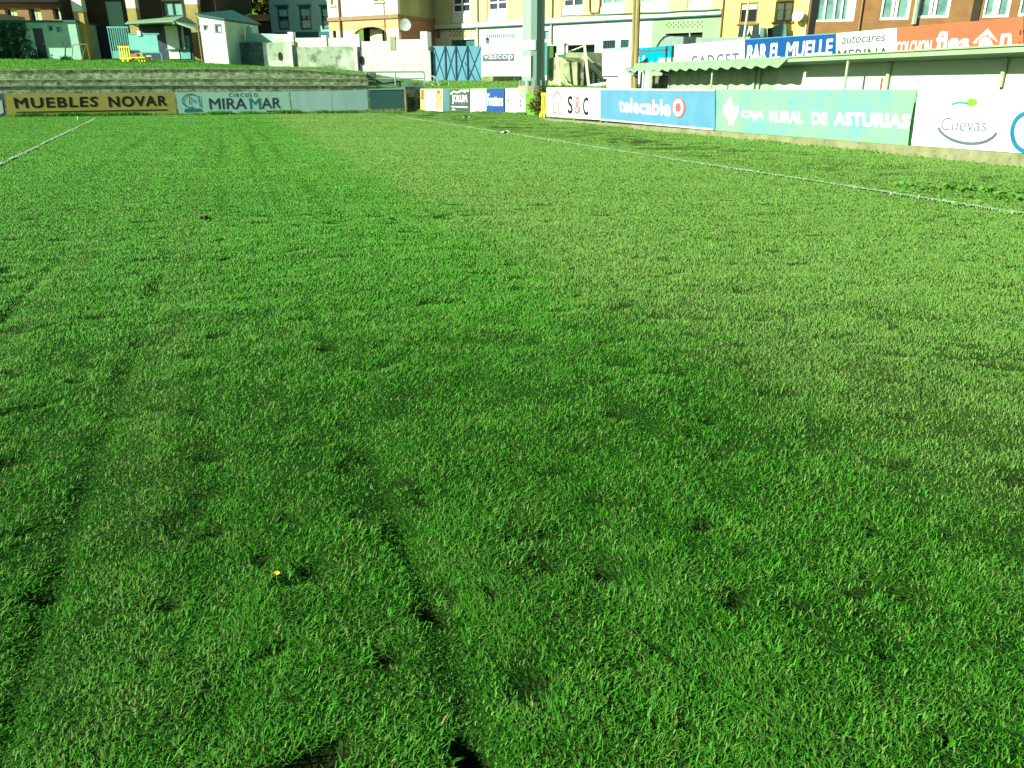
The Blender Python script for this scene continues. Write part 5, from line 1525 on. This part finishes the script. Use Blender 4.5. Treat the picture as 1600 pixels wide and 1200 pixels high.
# white panels, poles and signs behind the stand
FN = facade(935, 36.5, 1000, 35, 120, 120)
t = thing('white_sign_panel', 'large blank white panel over a white box left of the wooden poles', 'sign', FN.pt(*FN.uz(965, 138)))
MB().ppoly(FN, [(941, 79), (986.5, 76.5), (986, 118), (941, 119)], -.06, 0).build('panel', M['white_vinyl'], t)
MB().ppoly(FN, [(939, 76.5), (987, 73.5), (987, 75.8), (939, 78.5)], -.1, .04).build('top_bar', M['galv'], t)
MB().ppoly(FN, [(944, 121), (986, 120), (986, 122.5), (944, 123)], -.2, .05).build('ledge', M['white'], t)
MB().ppoly(FN, [(948, 124), (985, 123.5), (985, 142), (948, 142)], -.4, .0).build('box', M['white'], t)
GW = 'wooden poles by the cyan sign'
for (a_, b_, Yp, r_, lb) in (((991.5, -2), (987.5, 142), 33.5, .07, 'thinner brown wooden pole touching the white panel'), ((997.5, -2), (992.5, 142), 33.0, .09, 'thicker tan wooden pole beside the cyan sign')):
    p1 = Vector(at(*a_, Yp)); p0 = Vector(at(*b_, Yp)); dd = (p1 - p0)
    mm = MB(); mm.tube(p0 - dd.normalized() * max(0, p0.z) * 1.0, p1 + dd.normalized() * 4, r_ * 1.1, r_, 10)
    o = mm.build('utility_pole', M['wood_pole'], smooth=False); tag(o, lb, 'utility pole', GW)

# stand: canopy, wall, posts
O1, O2, O3 = -2.5, -3.32, -4.7
FR1 = FB.off(O1); FR2 = FB.off(O2); FR3 = FB.off(O3)
t = thing('dugout_stand', 'low white walled stand with a pale green sheet canopy behind the touchline banners', 'stand', FB.pt(10, 0, O2))
c0 = FR1.uz(988, 105)[0]; c1 = FR1.uz(1226, 97)[0]; c2 = FR1.uz(1760, 60)[0]
z_b0 = FR1.uz(1010, 111.5)[1]; z_b1 = FR1.uz(1222, 104)[1]
z_t0 = FR1.uz(1010, 97.5)[1]; z_t1 = FR1.uz(1232, 88)[1]
# corrugated valance
m = MB(); n = 240
for i in range(n + 1):
    f_ = i / n; u = c0 + (c1 - c0) * f_
    wv = math.sin(f_ * 2 * math.pi * 15)
    zb_ = z_b0 + (z_b1 - z_b0) * f_ + .035 * wv; zt_ = z_t0 + (z_t1 - z_t0) * f_
    for o_ in (0.16 + .03 * wv, .13 + .03 * wv): m.v.append(FR1.pt(u, zb_, o_))
    for o_ in (-.16 + .01 * wv, -.19 + .01 * wv): m.v.append(FR1.pt(u, zt_, o_))
for i in range(n):
    a_ = i * 4; b_ = a_ + 4
    m.f += [(a_, b_, b_ + 2, a_ + 2), (a_ + 1, a_ + 3, b_ + 3, b_ + 1), (a_, a_ + 1, b_ + 1, b_), (a_ + 2, b_ + 2, b_ + 3, a_ + 3)]
m.build('canopy_sheet', M['sheet_green'], t)
# flat fascia
fz = [FR1.uz(1230, 88.5), FR1.uz(1600, 68.5), FR1.uz(1600, 81), FR1.uz(1230, 97)]
def lin(p, q, u): return p[1] + (q[1] - p[1]) * (u - p[0]) / (q[0] - p[0])
um = FR1.uz(1231, 92)[0]; ue = c2
m = MB(); m.prism(FR1, [(um, lin(fz[0], fz[1], um)), (ue, lin(fz[0], fz[1], ue)), (ue, lin(fz[3], fz[2], ue)), (um, lin(fz[3], fz[2], um))], -.1, 0)
m.build('fascia', M['fascia'], t)
m = MB(); zt_a = lin(fz[0], fz[1], um); zt_b = lin(fz[0], fz[1], ue)
m.prism(FR1, [(um, zt_a + .001), (ue, zt_b + .001), (ue, zt_b - .035), (um, zt_a - .035)], .001, .04); m.build('gutter_lip', M['fascia'], t)
# roof slab falling to the back
P = FR1.pt
def roofz(u): return z_t0 + (z_t1 - z_t0) * (u - c0) / (c1 - c0) if u < um else lin(fz[0], fz[1], u)
m = MB()
for ua_, ub_ in ((c0, um - .01), (um, ue)):
    za, zb_ = roofz(ua_) - .04, roofz(ub_) - .04
    m.hexa([P(ua_, za - .06, -.2), P(ub_, zb_ - .06, -.2), P(ub_, zb_ - .45, -2.05), P(ua_, za - .45, -2.05), P(ua_, za, -.2), P(ub_, zb_, -.2), P(ub_, zb_ - .39, -2.05), P(ua_, za - .39, -2.05)])
m.build('roof', M['sheet_green'], t)
# back wall: darker mossy stretch, then white
ua_ = FR2.uz(1047, 130)[0]; ub_ = FR2.uz(1214, 130)[0]; uc_ = FR2.uz(1800, 120)[0]
def wz_(u): return roofz(u) - .225
MB().prism(FR2, [(ua_, 0), (ub_, 0), (ub_, wz_(ub_)), (ua_, wz_(ua_))], -.2, 0).build('wall', M['stand_wall_old'], t)
MB().prism(FR2, [(ub_ + .002, 0), (uc_, 0), (uc_, wz_(uc_)), (ub_ + .002, wz_(ub_))], -.2, .004).build('wall', M['stand_wall'], t)
ul_ = FR2.uz(1000, 130)[0]
MB().prism(FR2.off(-1.0), [(ul_, 0), (ua_ + .3, 0), (ua_ + .3, wz_(ua_)), (ul_, wz_(ul_))], -.1, 0).build('doorway_darkness', M['navy'], t)  # near-black wall paints the darkness of the open doorway
MB().pbox(FR2.off(-.5), 1018, 118, 1045, 150, -.05, 0).build('door', M['dirty_wall'], t)  # dark colour stands in for shade on the door
MB().box(FR2, ua_ - .08, ua_ - .004, 0, wz_(ua_), -.3, .05).build('door_post', M['post_metal'], t)
for x, yt, r_ in ((1004, 110, .03), (1110.5, 107, .035), (1322, 92, .035)):
    u, z = FR1.uz(x, yt)
    m = MB(); m.tube(FR1.pt(u, 0, .02 - .1), FR1.pt(u, z + .05, .02 - .1), r_, r_, 8); m.build('post', M['post_metal'], t)
for x in (1187, 1179.5, 1388, 1567):
    F_ = FR2.off(.07)
    u, z = F_.uz(x, 115)
    r_ = .05 if x in (1388, 1567) else .035
    m = MB(); m.tube(F_.pt(u, 0 if x != 1567 else F_.uz(x, 136)[1]), F_.pt(u + .0, wz_(u) - .005), r_, r_, 8); m.build('post', M['post_metal'], t)
m = MB(); m.tube(FR2.off(.03).pt(*FR2.off(.03).uz(1378, 122)), FR2.off(.03).pt(FR2.off(.03).uz(1376, 140)[0], 0), .02); m.build('pipe', M['letter_rose'], t)
# curled end of the canopy with a small lamp
m = MB(); m.ppoly(FR1.off(.1), [(976, 108), (982, 104), (990, 107), (990, 118), (984, 116), (978, 111)], -.2, 0); m.build('canopy_end', M['galv'], t)

# signs over the stand
GS = 'sponsor signs above the stand roof'
def sign(tl, tr, ybl, ybr, label, mt, legs):
    br = (tr[0] - .5, ybr); bl = (tl[0] - .5, ybl)
    u, z = FR3.uz((tl[0] + tr[0]) / 2, (ybl + ybr) / 2)
    t = thing('sponsor_sign', label, 'sign', FR3.pt(u, 0), GS)
    MB().ppoly(FR3, [tl, tr, br, bl], -.05, 0).build('panel', M[mt], t)
    for x in legs:
        u_, z_ = FR3.uz(x, (ybl + ybr) / 2)
        MB().box(FR3, u_ - .03, u_ + .03, 0, z_ + .1, -.12, -.052).build('leg', M['galv'], t)
    return t
s = sign((991, 75.5), (1053.5, 71), 108, 106, 'cyan sign with pale lines at the left end above the stand', 'b_cyan', (1000, 1045))
m = MB(); m.stroke(FR3, [(1000, 80.3), (1046, 77.2)], .09, .012); m.stroke(FR3, [(1000, 85), (1052, 82)], .02, .012); m.build('lettering', M['letter_pale'], s)
m = MB(); m.stroke(FR3, ell(995.5, 81, 2, 2.5, n=10)[:-1], .03, .012, True); m.flat(FR3, [(997, 88), (999, 88), (999.5, 99), (995, 99)], .012); m.flat(FR3, [(1005, 87), (1008, 87), (1006, 99), (1002, 99)], .012); m.flat(FR3, [(1030, 91), (1053, 89), (1053, 100), (1026, 101)], .012); m.flat(FR3, [(1016, 98), (1018, 94), (1021, 98)], .012); m.build('emblem', M['letter_white'], s)
s = sign((1054, 70.5), (1163.5, 61.5), 108, 102, 'white sign reading GADGET in dark blue capitals', 'white_vinyl', (1070, 1110, 1150))
letters(FR3, 'GADGET', [(1080, 87), (1155, 82), (1155, 103), (1080, 107)], M['letter_pale'], s, bold=.04, space=1.25)
m = MB(); m.stroke(FR3, [(1061, 84), (1068, 80)], .02, .012); m.stroke(FR3, [(1064, 92), (1070, 92)], .02, .012); m.build('emblem', M['letter_red'], s)
s = sign((1164, 61.2), (1306, 52), 103, 94, 'royal blue sign reading BAR EL MUELLE in white capitals', 'b_royal', (1180, 1230, 1285))
m = MB(); m.stroke(FR3, [(1164, 61.8), (1305.5, 52.5)], .03, .012); m.build('edge', M['b_sky'], s)
letters(FR3, 'BAR', [(1168.5, 70.5), (1199, 67.5), (1198, 96), (1166, 99)], M['letter_white'], s, bold=.05)
letters(FR3, 'EL', [(1204.5, 67.5), (1220, 66.2), (1219, 93), (1202.5, 95)], M['letter_white'], s, bold=.05)
letters(FR3, 'MUELLE', [(1230, 66), (1302.5, 60), (1300, 86), (1227, 91.5)], M['letter_white'], s, bold=.045)
s = sign((1306.5, 52), (1401, 43.5), 97, 90, 'white sign reading autocares in thin grey letters', 'white_vinyl', (1330, 1380))
letters(FR3, 'autocares', [(1316, 57.5), (1384, 53.0), (1383, 64.2), (1315.5, 69)], M['letter_grey'], s, bold=0.006, shear=.15)
letters(FR3, 'MERINA', [(1309.5, 78.2), (1389, 73.8), (1388, 92), (1308, 97)], M['letter_grey'], s, bold=.015)
s = sign((1401.5, 43.3), (1599, 27), 92, 80, 'orange red sign reading COLCHON with a larger white word', 'b_orange', (1430, 1500, 1570))
letters(FR3, 'COLCHON', [(1401, 64.5), (1457, 62), (1455, 84), (1399, 87)], M['letter_white'], s, bold=.03, shear=.1)
letters(FR3, 'fles', [(1465, 47.5), (1516, 53.5), (1514, 77.5), (1461, 81)], M['letter_white'], s, bold=.05)
letters(FR3, 'n', [(1565, 52), (1582, 51), (1580, 74), (1561, 76)], M['letter_white'], s, bold=.06)
m = MB(); m.ppoly(FR3, [(1520, 67), (1534, 53.5), (1544, 44.5), (1551, 53.5), (1560, 66.5), (1552, 60), (1543, 54.5), (1533, 57.5), (1528, 64), (1526, 68)], .006, .012); m.flat(FR3, [(1530, 66), (1533, 60), (1540, 57), (1547, 59), (1551, 67), (1551, 74), (1530, 76)], .012); m.build('emblem', M['letter_white'], s)
t = thing('hedge_shrub', 'dark green shrub at the right end of the orange sign', 'shrub', FR3.pt(FR3.uz(1606, 60)[0], 0))
u, z = FR3.uz(1596, 50); c = Vector(FR3.pt(u, z, -.3)); pts = []
for i in range(3500):
    q_ = abs(r.gauss(0, .22)); pts.append((c.x + FB.d.x * q_ + r.gauss(0, .1), c.y + FB.d.y * q_ + r.gauss(0, .1), c.z + r.gauss(-.1, .2)))
leafy('foliage', pts, .07, M['ivy'], t, 21)
MB().tube((c.x, c.y, 0), (c.x, c.y, c.z), .06, .03).build('trunk', M['bark'], t)
# slim pole in front of the yellow house
p1 = Vector(at(1171, -2, 35)); p0 = Vector(at(1161.5, 66, 35)); dd = (p1 - p0).normalized()
m = MB(); m.tube(p0 - dd * (p0.z / dd.z), p1 + dd * 2, .055, .045, 8)
o = m.build('flagpole', M['cream_frame']); tag(o, 'slim pale pole leaning in front of the yellow house window', 'pole')

# ---------------------------------------------------------------- corner details: railing, bush, barrier, small things
t = thing('tube_railing', 'grey steel tube railing above the dark slate corner board', 'railing', at(572, 134, 48.2))
def pp(x, y, Y=48.2): return at(x, y, Y)
m = MB(); m.pipe([pp(572, 136), pp(571.5, 112.5), pp(660, 112), pp(663, 114.5), pp(663.5, 138)], .045); m.build('frame', M['galv'], t)
m = MB(); m.pipe([pp(572, 123.5), pp(663.5, 122.5)], .035); m.build('mid_rail', M['galv'], t)
m = MB(); m.pipe([pp(617.5, 112.5), pp(618, 137)], .04); m.build('post', M['galv'], t)
t = thing('ramp_handrail', 'sloping pale steel handrail beside the blue gate', 'handrail', at(678, 136, 47.8))
m = MB(); m.pipe([pp(671, 118, 49.5), pp(680, 120.5, 48.8), pp(690, 140, 47.2)], .04); m.pipe([pp(663, 127, 49.5), pp(672, 130, 48.5), pp(684, 137.5, 47.6)], .04); m.build('rail', M['galv'], t)
m = MB(); m.pipe([pp(678.5, 120, 48.9), pp(678.5, 134, 48.9)], .035); m.build('post', M['galv'], t)
m = MB(); m.pipe([pp(701.5, 128, 47), pp(702, 140, 47)], .04); o = m.build('short_post', M['galv']); tag(o, 'short thin steel post behind the charcoal boards', 'post')
# dark hatch box and low stones on the terrace end
FTb = facade(573, 49.4, 600, 49.6, 120, 120)
t = thing('stone_block', 'squared stone block stepping down at the terrace end', 'stone block', FTb.pt(*FTb.uz(585, 130)))
MB().ppoly(FTb, [(573, 113), (587, 113), (587.5, 122), (591, 123), (591, 134), (573, 134)], -.8, 0).build('block', M['stone_yel'], t)
MB().ppoly(FTb, [(577.5, 114), (586.5, 113.5), (587, 122), (578, 122)], .001, .03).build('hatch', M['dirty_wall'], t)
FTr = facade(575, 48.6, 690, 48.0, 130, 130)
t = thing('ramp_shadow', 'low dark strip standing in for the shadow under the steel tube railing', 'wall', FTr.pt(*FTr.uz(620, 138)))
MB().ppoly(FTr, [(588, 124), (606, 124.5), (640, 127.5), (668, 133.5), (668, 139), (574, 139), (574, 134.5), (588, 133)], -.3, 0).build('wall', M['dark_plaster'], t)  # dark upright slab painted where the steps' shadow falls on the ground
# bush and yellow barrier in the gap
bc = at(846, 178, 39.5)
t = thing('bush', 'straggly olive bush in the gap beside the yellow barrier', 'bush', (bc[0], bc[1], 0.05))
pts = []; rb = np.random.RandomState(31)
cl = [(bc[0] + rb.normal() * .22, bc[1] + rb.normal() * .2, .25 + rb.rand() * .95) for i in range(16)]
for i in range(2600):
    q = cl[rb.randint(16)]; pts.append((q[0] + rb.normal() * .10, q[1] + rb.normal() * .1, max(.05, q[2] + rb.normal() * .12)))
leafy('foliage', pts, .05, M['leaf_bush'], t, 31)
m = MB()
for k in range(6): m.tube((bc[0], bc[1], 0), cl[k], .02, .008, 5)
m.build('stems', M['bark'], t)
Fyb = facade(842, 37.6, 856, 37.2, 180, 180)
barrier(Fyb, 846, 145, 857, 183, 'yellow plastic barrier tucked behind the red and black lettered board', 4, (.3, .8))
# litter and clods on the turf
def litter(name, px, py, lx, ly, label, cat, mt, rot=0.0):
    x, y = ground(px, py, .02); z = float(turf_z(np.array([x]), np.array([y]))[0]) + .05
    m = MB(); n_ = 6
    for i in range(n_ + 1):
        for j in range(3):
            a_, b_ = (i / n_ - .5) * lx, (j / 2 - .5) * ly
            zz_ = z + .03 * math.sin(i * 1.3) * (j - 1) + .02 * math.cos(i * 2)
            m.v.append((x + a_ * math.cos(rot) - b_ * math.sin(rot), y + a_ * math.sin(rot) + b_ * math.cos(rot), zz_))
    for i in range(n_):
        for j in range(2):
            q = i * 3 + j; m.f.append((q, q + 3, q + 4, q + 1))
    nb = len(m.v); m.v += [(p[0], p[1], p[2] - .012) for p in m.v]; m.f += [tuple(reversed([q + nb for q in f_])) for f_ in m.f]
    o = m.build(name, M[mt]); tag(o, label, cat)
litter('paper_sheet', 786, 207.5, .36, .40, 'crumpled white sheet lying on the verge beyond the touchline', 'litter', 'paper', .3)
litter('paper_strip', 727, 185, .4, .14, 'small white strip lying near the corner boards', 'litter', 'paper', .1)
x, y = ground(122, 187); m = MB(); m.tube((x, y, 0), (x, y, .12), .03, .03, 8); m.tube((x, y, .12), (x, y, .14), .03, .01, 8); o = m.build('marker_peg', M['white']); tag(o, 'little white marker peg on the goal line', 'peg')
x, y = ground(321, 343); rb = np.random.RandomState(4); m = MB()
m.tube((x, y, -.01), (x + .01, y, .04), .035, .02, 9); m.tube((x - .05, y + .02, -.01), (x - .04, y, .03), .028, .012, 8); m.tube((x + .04, y - .01, -.01), (x + .045, y, .025), .02, .012, 8)
o = m.build('mud_clod', M['mud']); tag(o, 'dark mud clod lying on the turf near the tyre marks', 'clod')
x, y = ground(433, 906); z = float(turf_z(np.array([x]), np.array([y]))[0])
t = thing('dandelion', 'single yellow dandelion flower in the near grass', 'flower', (x, y, z))
m = MB(); m.tube((x, y, z), (x, y, z + .042), .0015, .0015, 5); m.build('stem', M['weed'], t)
m = MB()
for i in range(12):
    a_ = i * math.pi / 6
    m.add([(x, y, z + .042), (x + .009 * math.cos(a_ - .2), y + .009 * math.sin(a_ - .2), z + .046), (x + .011 * math.cos(a_), y + .011 * math.sin(a_), z + .048), (x + .009 * math.cos(a_ + .2), y + .009 * math.sin(a_ + .2), z + .046)], [(0, 1, 2, 3)])
m.build('petals', M['petal'], t)
# broad leaved weeds on the verge
m = MB()
for i, (px, py, n_, lb) in enumerate(((1478, 294, 90, 'densest clump of broad leaved weeds on the verge below the oval logo board'), (1512, 296, 55, 'smaller weed clump right of the densest clump on the verge'), (1570, 308, 80, 'broad leaved weed clump near the right picture edge'), (1418, 289, 18, 'sparse weed clump on the verge below the green banner end'), (1545, 299, 20, 'thin weed clump between two larger clumps on the verge'))):
    x, y = ground(px, py, .03); z = float(turf_z(np.array([x]), np.array([y]))[0])
    rw = random.Random(40 + i)
    for k in range(n_):
        a_ = rw.uniform(0, 6.28); rr_ = abs(rw.gauss(0, .24)); bx, by = x + math.cos(a_) * rr_ * 1.7, y + math.sin(a_) * rr_
        L = rw.uniform(.05, .13); ww = L * rw.uniform(.25, .4); az = rw.uniform(0, 6.28); up = rw.uniform(.3, 1.1)
        d_ = Vector((math.cos(az) * math.cos(up), math.sin(az) * math.cos(up), math.sin(up))); s_ = Vector((-math.sin(az), math.cos(az), 0))
        p0 = Vector((bx, by, z)); 
        m.add([p0, p0 + d_ * L * .5 + s_ * ww, p0 + d_ * L + Vector((0, 0, -.02)), p0 + d_ * L * .5 - s_ * ww], [(0, 1, 2, 3)])
o = m.build('weeds', M['weed']); tag(o, 'low broad leaved weeds on the verge beyond the touchline', 'weeds', kind='stuff')

# unseen block added beyond the left edge, overhang shaped to shade the annex
t = thing('annex_shade_block', 'unseen block with an overhanging top added to shade the annex wall', 'house', (-42, 61, 0))
m = MB(); m.cube(-48, -37.4, 57.8, 65, 0, 6.4); m.build('wall', M['cream_old'], t)  # body of the added unseen block
m = MB(); m.cube(-48.2, -35.9, 57.7, 58.8, 6.402, 9.4); m.build('shade_overhang', M['cream_old'], t)
m = MB(); m.cube(-48.6, -35.85, 57.4, 58.9, 9.402, 9.7); m.build('roof', M['tile'], t)
